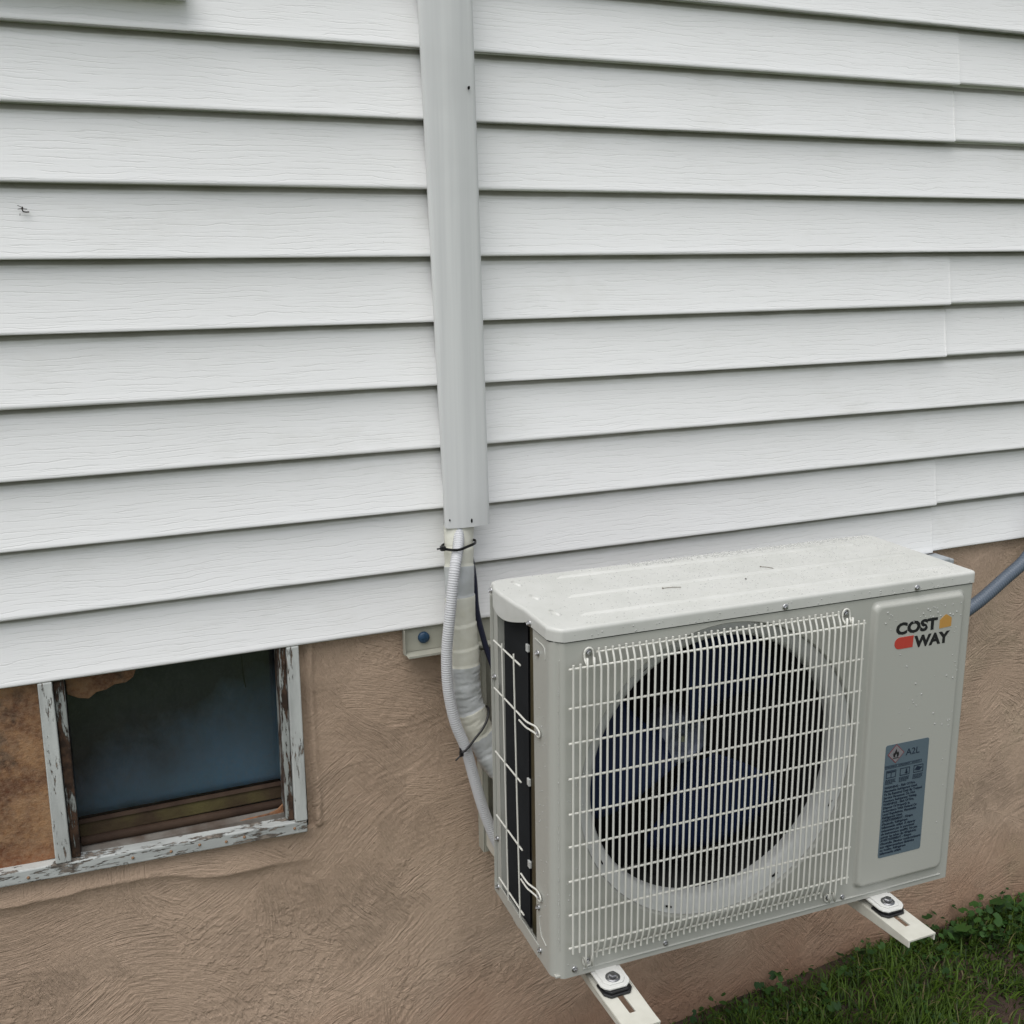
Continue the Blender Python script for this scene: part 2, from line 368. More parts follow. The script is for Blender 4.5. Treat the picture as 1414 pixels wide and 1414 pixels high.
M_PINKISH = mat('pale_diamond_print', (.21, .20, .21), .45)
M_INKBLUE = mat('navy_print', (.014, .024, .045), .45)
M_DARKGAP = mat('dark_cavity', (.02, .018, .016), .9)
M_TRIM = mat('white_window_trim', (.74, .74, .73), .45, bump=(60, .1, .001))

# ================================================================ HOUSE
house = thing('house', 'white vinyl sided house wall above a brown stucco foundation', 'house')
P = 0.1143                                                     # course height
def siding_piece(k, x0, x1, dy=0.0, dz=0.0, seed=0):
    """one double-course vinyl panel"""
    xs = np.linspace(x0, x1, max(2, int((x1-x0)/.045)+1)); prof = []
    for r in (0, 1):
        z = (2*k+r)*P
        prof += [(.0175, z+.0050), (.0165, z+.0012), (.0030, z-.0002), (.0009, z+.0006), (.0000, z+.0024)]
        for t in np.linspace(.06, .97, 10): prof.append((.0150*(1-(1-t)**1.6)+(.0045 if t > .93 else 0), z+P*t))
        prof.append((.0200, z+P+.004))
    V = []; n = len(prof)
    for x in xs:
        for (y, z) in prof:
            row = round(z/P-.5)
            wz = .0007*math.sin(x*2.3+row*1.9) + .0006*(vnoise(x*5, row*3.7, 5)-.5)
            wy = .0030*(fbm(x*2.2, row*7.3+z*3, 17, 3)-.5)
            V.append((x, y+dy+wy, z+dz+wz))
    F = [(i*n+j, (i+1)*n+j, (i+1)*n+j+1, i*n+j+1) for i in range(len(xs)-1) for j in range(n-1)]
    o = raw('siding_panel', V, F, M_SIDING, house)
    return o
JX = {0: 1.817, 1: 2.75, 2: 1.811, 3: 2.95, 4: 1.786, 5: 2.7, 6: 1.80, 7: 2.6, 8: 1.78, 9: 2.7, 10: 1.8, 11: 2.7}
for k in range(12):
    j = JX[k]; j0 = j-3.66
    siding_piece(k, -3.2, j0+.02, -.0012, -.0008)
    siding_piece(k, j0, j+.0, 0, 0); siding_piece.thick = j
    q = MB()
    for r in (0, 1): z = (2*k+r)*P; q.prism([(.0003, z+.003), (.0155, z+P-.010), (.0190, z+P-.010), (.0045, z+.003)], j-.0002, j+.0010, 'yz')
    o = q.build('panel_edge', M_SIDING, house)
    siding_piece(k, j-.03, j+2.8, .0038, .0034)
b = MB(); b.box((-3.2, .0330, 0.02), (5.2, .12, 2.9)); b.build('wall_sheathing', M_DARKGAP, house)
b = MB(); b.box((-3.2, .0195, .006), (5.2, .0320, .055)); b.build('starter_strip', M_DARKGAP, house)

# upper window whose sill shows at the very top left
up = MB(); up.box((-.80, -.026, 1.0725), (.2170, .010, 1.104)); upo = up.build('upper_window', M_TRIM, house, bevel=.004)
f = MB(); f.box((-.76, -.022, 1.1045), (-.70, .010, 1.90)); f.box((.12, -.022, 1.1045), (.18, .010, 1.90)); f.box((-.698, -.022, 1.84), (.118, .010, 1.90)); f.box((-.698, -.022, 1.1045), (.118, .010, 1.14)); f.box((-.698, -.016, 1.47), (.118, .008, 1.51))
f.build('window_frame', M_TRIM, upo, bevel=.003)
f = MB(); f.box((-.70, -.008, 1.14), (.12, -.003, 1.84)); f.build('pane', M_GLASS, upo)

# ---------------- stucco foundation: real trowel relief
def stucco_field(X, Z):
    """relief (metres, outward positive) + trowel-flow coordinates, painted stroke over stroke"""
    h = .0045*(fbm(X*2.1+9, Z*2.1+4, 3)-.5)
    U = X*1.0 + .04*fbm(X*5, Z*5, 8); W = Z*1.0; fU = .80*Z-.50*X+.34*fbm(X*1.9, Z*1.9, 40, 2)+.012*fbm(X*14, Z*14, 41); fW = .8*X+.45*Z+.36*fbm(X*2.2+5, Z*2.2, 48, 2)+.012*fbm(X*14, Z*14, 42)
    x0, x1, z0, z1 = X.min(), X.max(), Z.min(), Z.max(); rng = np.random.default_rng(5)
    warp = .012*(fbm(X*9, Z*9, 60)-.5)
    dx = X[0, 1]-X[0, 0]; dz = Z[1, 0]-Z[0, 0]; nz, nx = X.shape
    area = (x1-x0)*(z1-z0)
    for s in range(int(area*110)):
        cx, cz = rng.uniform(x0, x1), rng.uniform(z0, z1)
        ang = .45+4.2*(float(fbm(np.array([cx*1.7+3]), np.array([cz*1.7+9]), 13, 2)[0])-.5)+rng.normal(0, .38); Rr = rng.uniform(.10, .42); wid = rng.uniform(.025, .085); half = rng.uniform(.25, .8)
        ox, oz = cx-Rr*math.cos(ang+math.pi/2), cz-Rr*math.sin(ang+math.pi/2)
        if rng.random() < .4: ox, oz = 2*cx-ox, 2*cz-oz; ang += math.pi
        e = Rr+wid
        # bounding box of the arc around (cx, cz)
        hw = min(e, Rr*half+wid*1.5)+.02
        i0, i1 = max(0, int((cx-hw-x0)/dx)), min(nx, int((cx+hw-x0)/dx)+1); j0, j1 = max(0, int((cz-hw-z0)/dz)), min(nz, int((cz+hw-z0)/dz)+1)
        if i1-i0 < 3 or j1-j0 < 3: continue
        xs, zs = X[j0:j1, i0:i1], Z[j0:j1, i0:i1]; wp = warp[j0:j1, i0:i1]
        r = np.hypot(xs-ox, zs-oz)+wp*1.2; th = np.arctan2(zs-oz, xs-ox)-(ang+math.pi/2); th = (th+math.pi) % (2*math.pi)-math.pi
        q = (r-Rr)/wid; edge = wid*rng.uniform(.25, .7)
        m = np.clip((1-np.abs(q))*wid/edge, 0, 1)*np.clip((half-np.abs(th))*Rr/.012, 0, 1)
        if m.max() <= 0: continue
        amp = rng.uniform(.25, 1.0)
        ph = rng.uniform(0, 60); seed = int(rng.integers(0, 9000))
        rid = vnoise((r-Rr)/.0040+ph, th*Rr/.05+ph, seed)*.6 + vnoise((r-Rr)/.0075+ph, th*Rr/.09, seed+1)*.4
        tear = np.clip(fbm(r*22+ph, th*Rr*14, seed+2, 3)-.42, 0, .3)*3.3
        local = h[j0:j1, i0:i1]
        new = local*.72 + amp*.0022*(rid-.5)*(.12+tear*1.1) + .0004*q*rng.choice([-1, 1])
        lip = np.exp(-((np.abs(q)-.93)/.06)**2)*.0034*rng.uniform(0, 1)**2*np.clip(vnoise(th*Rr*30+ph, r*6, seed+3)*2.4-1.1, 0, 1.2)
        h[j0:j1, i0:i1] = local*(1-m)+(new+lip)*m
    return h, fU, fW, .95*Z+.10*X+.30*fbm(X*2.4+9, Z*2.4, 52, 2)
WX0, WX1 = -.80, .3285        # window hole
def win_bottom(x): return -.3575-.0325*(x+.2)            # underside of the bottom rail
def wall_sheet(x0, x1, z0, z1, step, name='foundation_wall'):
    nx = int((x1-x0)/step)+1; nz = int((z1-z0)/step)+1
    X, Z = np.meshgrid(np.linspace(x0, x1, nx), np.linspace(z0, z1, nz))
    h, fu, fw, fq = stucco_field(X, Z)
    # a smooth rounded bead of render around the window opening
    dxw = np.where(X > WX1, X-WX1, 0); zb = win_bottom(X); dzw = np.where(Z < zb, zb-Z, 0)
    d = np.hypot(dxw, dzw); wob = .010*(fbm(X*7, Z*7, 71)-.5)
    dend = .043+.026*(vnoise(X*3.3+2, X*0+1, 12)-.3)+wob*3.2+.012*np.clip((X-.1)/.2, 0, 1)
    t = np.clip(d/dend, 0, 1); lh = (.0030+.0060*vnoise(X*4.1, X*0+2, 31))*np.clip((.345-X)/.12, .25, 1); led = np.where(d < dend, lh*t**1.15, lh*np.exp(-(d-dend)/.012))
    led = led+.0008*(fbm(X*26, Z*26, 5)-.5)
    below = np.clip(1-dxw/.02, 0, 1)*(dzw > 0)
    k = np.clip((dend+.010-d)/.008, 0, 1)*below
    h = h*(1-k*.85)+led*below
    side = np.where(dzw <= 0, np.exp(-((d-.020-wob*1.5)/.006)**2)*.0040, 0)-np.where((dzw <= 0) & (d < .012), .004, 0)
    h = h+side*np.clip(.4+vnoise(Z*14, X*4, 19), 0, 1.2)
    h = h+np.clip((-.72-Z)/.3, 0, 1)*.012
    Y = .0185-h*1.25
    V = np.stack([X, Y, Z], -1).reshape(-1, 3)
    idx = np.arange(nx*nz).reshape(nz, nx)
    F = np.stack([idx[:-1, :-1], idx[:-1, 1:], idx[1:, 1:], idx[1:, :-1]], -1).reshape(-1, 4)
    c = V[F].mean(1); hole = (c[:, 0] > WX0) & (c[:, 0] < WX1) & (c[:, 2] > win_bottom(c[:, 0]))
    F = F[~hole]
    o = raw(name, V, F, M_STUCCO, house)
    a = o.data.attributes.new('flow', 'FLOAT_VECTOR', 'POINT')
    a.data.foreach_set('vector', np.stack([fu, fw, fq], -1).astype(np.float32).ravel())
    return o
wall_sheet(-.32, 2.66, -1.12, .035, .0027)
wall_sheet(2.66, 5.2, -1.12, .035, .012)
wall_sheet(-3.2, -.32, -1.12, .035, .012)
b = MB(); b.box((WX1+.03, .035, -1.12), (5.2, .25, .019)); b.box((-3.2, .035, -1.12), (WX1+.028, .25, -.42)); b.build('wall_core', M_DARKGAP, house)

# ---------------- basement window (slopes a little, like its frame)
bw = MB()
def slab(mb, pts, y0, y1, mi=0): mb.prism(pts, y0, y1, 'xz', mi)
slab(bw, [(-.80, win_bottom(-.8)), (.3225, win_bottom(.3225)), (.3225, win_bottom(.3225)+.0245), (-.80, win_bottom(-.8)+.0265)], .001, .032)
bwo = bw.build('basement_window', M_PEELH, house, bevel=.0025, label='basement window with peeling white frame, rusty board and dark blue pane')
def wob_member(name, pts, y0, y1, m, bev=.002):
    q = MB(); slab(q, pts, y0, y1); return q.build(name, m, bwo, bevel=bev)
wob_member('frame_stile', [(.3000, -.3492), (.3235, -.3497), (.3265, -.001), (.3040, -.001)], .0005, .034, M_PEEL)
wob_member('frame_mullion', [(-.1150, -.3345), (-.0895, -.335), (-.0868, -.001), (-.1095, -.001)], .0005, .034, M_PEEL)
wob_member('sash_stile', [(-.0885, -.335), (-.0740, -.3355), (-.0690, -.001), (-.0858, -.001)], .012, .042, M_PEELD)
wob_member('sash_stile', [(.2845, -.343), (.2994, -.3488), (.3034, -.001), (.2895, -.001)], .008, .050, M_PEELD)
wob_member('rusty_board', [(-.80, -.335), (-.1160, -.3335), (-.1108, .012), (-.80, .012)], .022, .029, M_RUSTBOARD, 0)
# sloping sill and the rusty bottom rails of the sash
q = MB(); q.prism([(.026, -.350), (.026, -.3375), (.080, -.322), (.080, -.350)], -.0735, .2880, 'yz'); q.build('inner_sill', M_SILLW, bwo, bevel=.0015)
q = MB(); q.tube([(-.072, .046, -.3245), (.10, .045, -.3265), (.285, .046, -.3285)], .0085, 10); q.build('bottom_rail', M_ROTWOOD, bwo)
q = MB(); q.prism([(.048, -.318), (.062, -.3175), (.070, -.2950), (.056, -.2950)], -.0735, .2870, 'yz'); q.build('bottom_rail', M_MOSS, bwo, bevel=.0015)
q = MB(); q.prism([(.052, -.2945), (.070, -.2945), (.072, -.2890), (.056, -.2890)], -.0735, .2870, 'yz'); q.build('glazing_strip', M_ROTWOOD, bwo, bevel=.001)
q = MB(); q.box((-.0735, .060, -.289), (.286, .063, .012)); q.build('pane', M_GLASS, bwo)
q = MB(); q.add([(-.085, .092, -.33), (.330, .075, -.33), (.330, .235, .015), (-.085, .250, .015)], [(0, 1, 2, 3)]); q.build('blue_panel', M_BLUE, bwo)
q = MB(); q.prism([(.120, -.3455), (.175, -.3385), (.215, -.3365), (.255, -.3345), (.272, -.3300), (.2835, -.3200), (.2840, -.3455)], .0265, .0300, 'xz'); q.build('rust_flakes', M_RUSTBOARD, bwo, bevel=.001)
# papery brown nest / rot hanging in the top left corner behind the glass
pts = [(-.068, .006), (.050, .006), (.049, -.016), (.042, -.032), (.030, -.040), (.010, -.041), (-.004, -.048), (-.020, -.050), (-.034, -.060), (-.050, -.056), (-.068, -.046)]
q = MB(); q.prism(pts, .050, .056, 'xz'); q.build('rotten_patch', M_RUSTBOARD, bwo, bevel=.002)
q = MB(); q.tube([(.232, .068, .012), (.2325, .069, -.06), (.236, .070, -.092)], .0013, 6); q.build('dangling_wire', M_BLACK, bwo)
q = MB(); q.box((-.82, .034, -.40), (.36, .22, .018)); 
# basement reveal: a dark box open to the front
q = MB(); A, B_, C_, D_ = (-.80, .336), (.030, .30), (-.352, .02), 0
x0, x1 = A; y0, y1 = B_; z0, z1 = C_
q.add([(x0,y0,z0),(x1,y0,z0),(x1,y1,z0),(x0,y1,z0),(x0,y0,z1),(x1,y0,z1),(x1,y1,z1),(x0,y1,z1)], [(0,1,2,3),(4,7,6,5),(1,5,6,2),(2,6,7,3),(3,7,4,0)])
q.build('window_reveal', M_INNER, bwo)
# nail heads on the bottom rail
nm = MB(); nm.lathe([(.0001, -.0016), (.0022, -.0012), (.0028, 0), (.0028, .002)], (0, 0, 0), 'y', 10); nme = nm.mesh('nail', M_RUSTBOARD)
for x in (.010, .075, .125, .172, .205, .298, -.16): inst(nme, 'nail', bwo, (x, .0005, win_bottom(x)+.013+random.uniform(-.003, .003)))

# ================================================================ LINE-SET COVER
cover = thing('pipe_cover', 'long light grey plastic line cover running up the white siding', 'pipe cover', (.64, 0, .2))
def cover_mesh():
    V = []; F = []; zs = list(np.linspace(.2005, 2.62, 25))
    for z in zs:
        t = (z-.2)/.9; fl = .5985-.0225*t; fr = .6860-.0150*t; w0 = fr-fl
        sec = [(fl+.0190, .004), (fl+.0120, -.018), (fl+.0115, -.0215), (fl+.0015, -.0380), (fl+.0008, -.0440), (fl+.0040, -.0475)]
        sec += [(fl+.0045+(w0-.009)*k/16, -.0480-.0065*math.sin(math.pi*k/16)) for k in range(17)]
        sec += [(fr-.0040, -.0475), (fr-.0008, -.0440), (fr-.0015, -.0380), (fr-.006, -.0215), (fr-.006, -.018), (fr-.009, .004)]
        for (x, y) in sec: V.append((x-.64, y, z-.2))
    n = len(sec)
    for i in range(len(zs)-1):
        for j in range(n-1): F.append((i*n+j, i*n+j+1, (i+1)*n+j+1, (i+1)*n+j))
    q = MB(); q.add(V, F, 0, True)
    return q.build('cover_shell', M_DUCT, cover)
cs = cover_mesh(); sol = cs.modifiers.new('t', 'SOLIDIFY'); sol.thickness = .0018; sol.offset = 0
es = cs.modifiers.new('e', 'EDGE_SPLIT'); es.split_angle = R(40)
q = MB(); q.prism([(.0062+.0018*math.cos(a), .0125+.0042*math.sin(a)) for a in np.linspace(0, 2*math.pi, 14)[:-1]], -.0560, -.0500, 'xz'); q.build('slot_hole', M_BLACK, cover)
q = MB(); q.prism([(-.0345+.0012*math.cos(a), .0165+.0020*math.sin(a)) for a in np.linspace(0, 2*math.pi, 10)[:-1]], -.0510, -.046, 'xz'); q.build('slot_hole', M_BLACK, cover)
q = MB(); q.prism([(.0180+.0015*math.cos(a), .760+.0028*math.sin(a)) for a in np.linspace(0, 2*math.pi, 10)[:-1]], -.0565, -.048, 'xz'); q.build('slot_hole', M_BLACK, cover)

# ================================================================ PIPE BUNDLE, HOSE, CABLE, TIES
bpts = catmull([(.634, -.022, .235), (.633, -.024, .210), (.6290, -.032, .185), (.6230, -.046, .1177), (.6215, -.054, .0337), (.6255, -.058, -.0462), (.6270, -.062, -.1278), (.650, -.070, -.2063), (.690, -.085, -.2825), (.760, -.105, -.345), (.87, -.125, -.385), (1.0, -.14, -.40), (1.20, -.16, -.40)], 26)
L_ = [0]
for a, c in zip(bpts, bpts[1:]): L_.append(L_[-1]+(c-a).length)
bands = []; s_ = 0; rr = random.Random(4)
while s_ < L_[-1]+.1:
    e_ = s_+rr.uniform(.030, .060); bands.append((s_, e_, rr.random())); s_ = e_
def band_of(s):
    for a, c, k in bands:
        if a <= s < c: return a, c, k
    return bands[-1]
def brad(i):
    a, c, k = band_of(L_[i]); base = .0285
    crum = .0003 if L_[i] < .34 else .0008
    return base+.0020*(1-(L_[i]-a)/(c-a))+crum*(rr.random()-.5)
def bmat(i):
    s = L_[i]; a, c, k = band_of(s)
    if s > .33: return 1 if k > .30 else 0
    return 1 if k > .78 else 0
bundle = thing('pipe_bundle', 'thick pipe bundle wrapped in cream and greyish tape below the grey cover', 'pipe', (.632, -.03, .235))
q = MB(); q.tube([p-Vector((.632, -.03, .235)) for p in bpts], .03, 20, rfn=brad, ell=(1, .72), mifn=bmat)
bo = q.build('wrapped_pipe', [M_CREAM, M_GREYTAPE], bundle)
# crumple the lower wrap
for v in bo.data.vertices:
    if v.co.z < -.30: v.co += Vector((random.uniform(-1, 1), random.uniform(-1, 1), random.uniform(-1, 1)))*.0011
q = MB()
q.tube([(-.022, -.026, -.055), (-.031, -.030, -.063), (-.041, -.028, -.062)], .0004, 4, smooth=False); q.build('loose_tape_thread', M_CREAM, bundle)

hp = catmull([(.6270, -.034, .222), (.6262, -.037, .203), (.6175, -.060, .170), (.600, -.085, .1297), (.5855, -.095, .0487), (.5775, -.095, -.0201), (.5780, -.096, -.0913), (.5890, -.098, -.1583), (.6080, -.100, -.2133), (.6243, -.102, -.2839), (.6430, -.104, -.3564), (.6710, -.108, -.4332), (.715, -.115, -.50)], 4)
def resample(pts, step):
    out = [pts[0].copy()]; acc = 0
    for a, c in zip(pts, pts[1:]):
        d = (c-a).length; t = step-acc
        while t <= d: out.append(a.lerp(c, t/d)); t += step
        acc = d-(t-step)
    return out
hpr = resample(hp, .0011); 
q = MB(); q.tube([p-hp[0] for p in hpr], .0, 14, rfn=lambda i: (.0106, .0106, .0097, .0097)[i % 4])
hose = q.build('drain_hose', M_HOSE); hose.location = hp[0]; tag(hose, 'white corrugated drain hose hanging in front of the wrapped pipes', 'hose')

cp = catmull([(.6360, -.015, .21), (.652, -.024, .150), (.6585, -.030, .095), (.6600, -.034, .036), (.667, -.040, -.010), (.680, -.046, -.062), (.697, -.060, -.108), (.74, -.10, -.15), (.84, -.13, -.19)], 8)
q = MB(); q.tube([p-cp[0] for p in cp], .0062, 10, ell=(1, .7), rfn=lambda i: .0045+.0022*min(1, i/24))
cable = q.build('power_cable', M_NAVYCABLE); cable.location = cp[0]; tag(cable, 'dark navy cable curving behind the wrapped pipes towards the air conditioner', 'cable')

def strap(loop, w=.0024, t=.0007):
    """flat nylon strap following a closed loop of points"""
    q = MB(); n = len(loop); V = []
    for i, p in enumerate(loop):
        p = Vector(p); a = Vector(loop[(i+1) % n])-Vector(loop[i-1]); a.normalize(); c = strap.c; o = (p-c); o.normalize(); up = a.cross(o).normalized()
        for (du, do) in ((-w, 0), (w, 0), (w, t), (-w, t)): V.append(p+up*du+o*do*2)
    F = [(i*4+j, i*4+(j+1) % 4, ((i+1) % n)*4+(j+1) % 4, ((i+1) % n)*4+j) for i in range(n) for j in range(4)]
    q.add(V, F, 0, False); return q
# upper tie: round hose and bundle
c1 = Vector((.6220, -.045, .168)); strap.c = c1; loop = []
for k in range(28):
    a = 2*math.pi*k/28; loop.append(c1+Vector((.0325*math.cos(a)+.000, -.004+.0235*math.sin(a)-(.012*math.exp(-((a-4.25)/.55)**2)), .001+.003*math.cos(a))))
t1 = thing('cable_tie', 'black cable tie pulled level round the pipes just below the grey cover', 'cable tie', c1, group='black cable ties on the pipes')
q = strap(loop); q.v = [tuple(Vector(v)-c1) for v in q.v]; q.build('strap', M_TIE, t1)
q = MB(); q.box((-.0395, -.020, -.0045), (-.0300, -.011, .0040)); q.tube([(-.038, -.016, 0), (-.047, -.020, .001)], .0018, 6); q.build('tie_head', M_TIE, t1, bevel=.001)
c2 = Vector((.6340, -.083, -.198)); strap.c = c2; loop = []
_lp = catmull([(.5930, -.1180, -.2130), (.6060, -.1160, -.2070), (.6240, -.1060, -.1960), (.6450, -.0990, -.1790), (.6600, -.0860, -.1620), (.6660, -.066, -.1540), (.655, -.045, -.165), (.632, -.048, -.190), (.606, -.080, -.210), (.5950, -.1080, -.2140)], 5)
t2 = thing('cable_tie', 'black cable tie slanting round hose and pipes beside the air conditioner, tail sticking out', 'cable tie', c2, group='black cable ties on the pipes')
q = MB(); q.tube([p-c2 for p in _lp], .0024, 6); q.build('strap', M_TIE, t2)
q = MB(); q.box((-.0450, -.040, -.0200), (-.0380, -.033, -.0120)); q.tube([(-.041, -.036, -.016), (-.050, -.040, -.0215), (-.055, -.042, -.024)], .0017, 6); q.tube([(-.041, -.036, -.016), (-.0435, -.038, -.008)], .0011, 6); q.build('tie_head', M_TIE, t2, bevel=.001)

# ================================================================ GREY CONDUIT (right)
kp = catmull([(2.16, .004, .12), (2.125, -.030, .03), (2.070, -.046, -.030), (1.998, -.050, -.0733), (1.925, -.050, -.1180), (1.855, -.050, -.150), (1.78, -.06, -.170), (1.66, -.08, -.18), (1.50, -.12, -.19)], 6)
kr = resample(kp, .0016)
q = MB(); q.tube([p-kp[0] for p in kr], .0, 14, rfn=lambda i: .0150+(.0008, .0005, -.0006, -.0002)[i % 4])
cond = q.build('flexible_conduit', M_CONDUIT); cond.location = kp[0]; tag(cond, 'slate grey ribbed conduit crossing the stucco right of the air conditioner', 'conduit')
fit = thing('conduit_fitting', 'small light grey fitting tucked under the siding behind the unit', 'fitting', (1.80, -.01, -.010))
q = MB(); q.box((-.09, -.030, -.050), (.035, .020, .0065)); q.build('fitting_box', M_FITTING, fit, bevel=.004)
q = MB(); q.box((.0352, -.026, -.012), (.050, .016, .001)); q.build('fitting_lip', M_FITTING, fit, bevel=.003)

# ================================================================ WALL BRACKET
ZU = .1462; HB = .5473; ZB = ZU-HB
brk = thing('wall_bracket', 'ivory steel wall bracket with two slotted arms carrying the air conditioner', 'bracket', (.93, .0, -.03))
BO = Vector((.93, 0, -.03))
def bbuild(q, name, m, parent=brk, bevel=.0012, label=None):
    q.v = [tuple(Vector(v)-BO) for v in q.v]; return q.build(name, m, parent, bevel=bevel, label=label)
q = MB(); q.box((.5270, .0085, -.0485), (1.345, .0110, -.0012)); q.box((.5270, -.0205, -.0510), (1.345, .0110, -.0487))
q.box((.5270, -.0225, -.0512), (1.345, -.0207, -.0455)); q.box((.5250, -.004, -.0512), (.5268, .011, -.0012))
hr = bbuild(q, 'horizontal_rail', M_RAIL)
q = MB(); q.lathe([(.0001, -.006), (.0085, -.0055), (.0112, -.0035), (.0112, .002)], (.5660, .0070, -.0225), 'y', 20); q.box((.5590, .0002, -.0230), (.5730, .0025, -.0220)); q.box((.5655, .0001, -.0295), (.5665, .0024, -.0155))
bbuild(q, 'anchor_cap', M_BLUECAP, bevel=0)
XA = (.6725, 1.1960); YEND = -.6660; HW = .0280
ZT = ZB-.0150                                                    # top face of the arms
for xc in XA:
    q = MB(); xarm = xc; xc = xc+(.0155 if xc < 1 else 0)          # upright channel on the wall
    q.box((xc-.022, -.006, -.485), (xc+.022, -.003, -.0535)); q.box((xc-.022, -.030, -.485), (xc-.019, -.0062, -.0535)); q.box((xc+.019, -.030, -.485), (xc+.022, -.0062, -.0535))
    q.box((xc-.0188, -.0302, -.485), (xc-.009, -.028, -.0535)); q.box((xc+.009, -.0302, -.485), (xc+.0188, -.028, -.0535))
    bbuild(q, 'upright_channel', M_RAIL); xc = xarm
    q = MB(); sx0, sx1 = -.0052, .0052; t = .0028
    xs = [-HW, sx0, sx1, HW]; ys = [-.035, -.585, -.6330, YEND]
    for i in range(3):
        for j in range(3):
            if i == 1 and j == 1: continue
            x0, x1 = xs[i]+xc, xs[i+1]+xc; y1, y0 = ys[j], ys[j+1]
            o = len(q.v)
            q.add([(x0, y0, ZT), (x1, y0, ZT), (x1, y1, ZT), (x0, y1, ZT), (x0, y0, ZT-t), (x1, y0, ZT-t), (x1, y1, ZT-t), (x0, y1, ZT-t)], [(0, 1, 2, 3), (7, 6, 5, 4)])
    # slot walls
    q.add([(xc+sx0, -.585, ZT), (xc+sx0, -.633, ZT), (xc+sx0, -.633, ZT-t), (xc+sx0, -.585, ZT-t)], [(0, 1, 2, 3)])
    q.add([(xc+sx1, -.585, ZT), (xc+sx1, -.633, ZT), (xc+sx1, -.633, ZT-t), (xc+sx1, -.585, ZT-t)], [(0, 1, 2, 3)])
    q.add([(xc+sx0, -.633, ZT), (xc+sx1, -.633, ZT), (xc+sx1, -.633, ZT-t), (xc+sx0, -.633, ZT-t)], [(0, 1, 2, 3)])
    q.add([(xc-HW, YEND, ZT), (xc+HW, YEND, ZT), (xc+HW, YEND, ZT-t), (xc-HW, YEND, ZT-t)], [(0, 1, 2, 3)])
    for sgn in (-1, 1):                                          # flanges, deeper towards the wall, corner radius from three facets
        xo = xc+sgn*HW; xi = xc+sgn*(HW-t)
        prof = [(YEND, ZT-.0135), (-.060, ZT-.052), (-.035, ZT-.052), (-.035, ZT), (YEND, ZT)]
        q.prism(prof, min(xo, xi), max(xo, xi), 'yz')
    kx = .026 if xc < 1 else 0
    q.v = [(x+kx*max(0, (y+.56)/.53), y, z) for x, y, z in q.v]
    arm = bbuild(q, 'bracket_arm', M_BRACKET, bevel=.0014)
    q = MB()                                                     # rubber pad
    yf = -.5960 if xc < 1 else -.6060; z1 = ZB-.0045
    q.prism([(xc-.0245, yf+.035), (xc-.0245, yf+.010), (xc-.0165, yf), (xc+.0165, yf), (xc+.0245, yf+.010), (xc+.0245, yf+.035)], ZT+.0005, ZT+.0048, 'xy')
    q.prism([(xc-.0215, yf+.035), (xc-.0215, yf+.012), (xc-.0145, yf+.003), (xc+.0145, yf+.003), (xc+.0215, yf+.012), (xc+.0215, yf+.035)], ZT+.0049, z1-.0012, 'xy')
    bbuild(q, 'rubber_pad', M_RUBBER, bevel=.0015)

# ================================================================ AIR CONDITIONER
W_, DP, H_, HL = .7595, .2645, .5473, .0204
ac = thing('air_conditioner', 'ivory outdoor air conditioner unit with round fan behind a wire grille', 'air conditioner', (.5853, -.5427, ZU), -.03095)
CX, CY = .0152, .0161
SC = MB(); SC.lathe([(.0050, .0), (.0050, -.0010), (.0034, -.0012)], (0, 0, 0), 'y', 16)
SC.lathe([(.0034, -.0012), (.0034, -.0038), (.0026, -.0044), (.0016, -.0044), (.0012, -.0034), (.0001, -.0034)], (0, 0, 0), 'y', 6, smooth=False)
SCM = SC.mesh('screw', M_STEEL)
def screw(parent, x, y, z, side='front', s=1):
    return inst(SCM, 'screw', parent, (x, y, z), {'front': (0, 0, 0), 'left': (0, 0, R(-90)), 'top': (R(-90), 0, 0)}[side], s)

# front panel with the fan opening
FCX, FCZ, FR = .289, -.2545, .2480
q = MB(); angs = sorted(set([2*math.pi*k/128 for k in range(128)] + [math.atan2(b_-FCZ, a_-FCX) % (2*math.pi) for a_ in (CX+.004, W_-.004) for b_ in (-H_, .012)]))
rim = []; outer = []
for a in angs:
    c, s = math.cos(a), math.sin(a); rim.append((FCX+FR*c, FCZ+FR*s))
    ts = []
    if c > 1e-9: ts.append((W_-.004-FCX)/c)
    if c < -1e-9: ts.append((CX+.004-FCX)/c)
    if s > 1e-9: ts.append((.012-FCZ)/s)
    if s < -1e-9: ts.append((-H_-FCZ)/s)
    t = min(ts); outer.append((FCX+t*c, FCZ+t*s))
n = len(angs)
q.add([(x, 0, z) for x, z in rim]+[(x, 0, z) for x, z in outer], [(i, (i+1) % n, n+(i+1) % n, n+i) for i in range(n)])
# rolled rim
q2 = [(FR, 0), (FR-.0012, .0006), (FR-.0025, .0030), (FR-.003, .0075)]
q.lathe([(r, y) for r, y in q2], (FCX, 0, FCZ), 'y', 128)
front = q.build('front_panel', M_PAINT, ac)
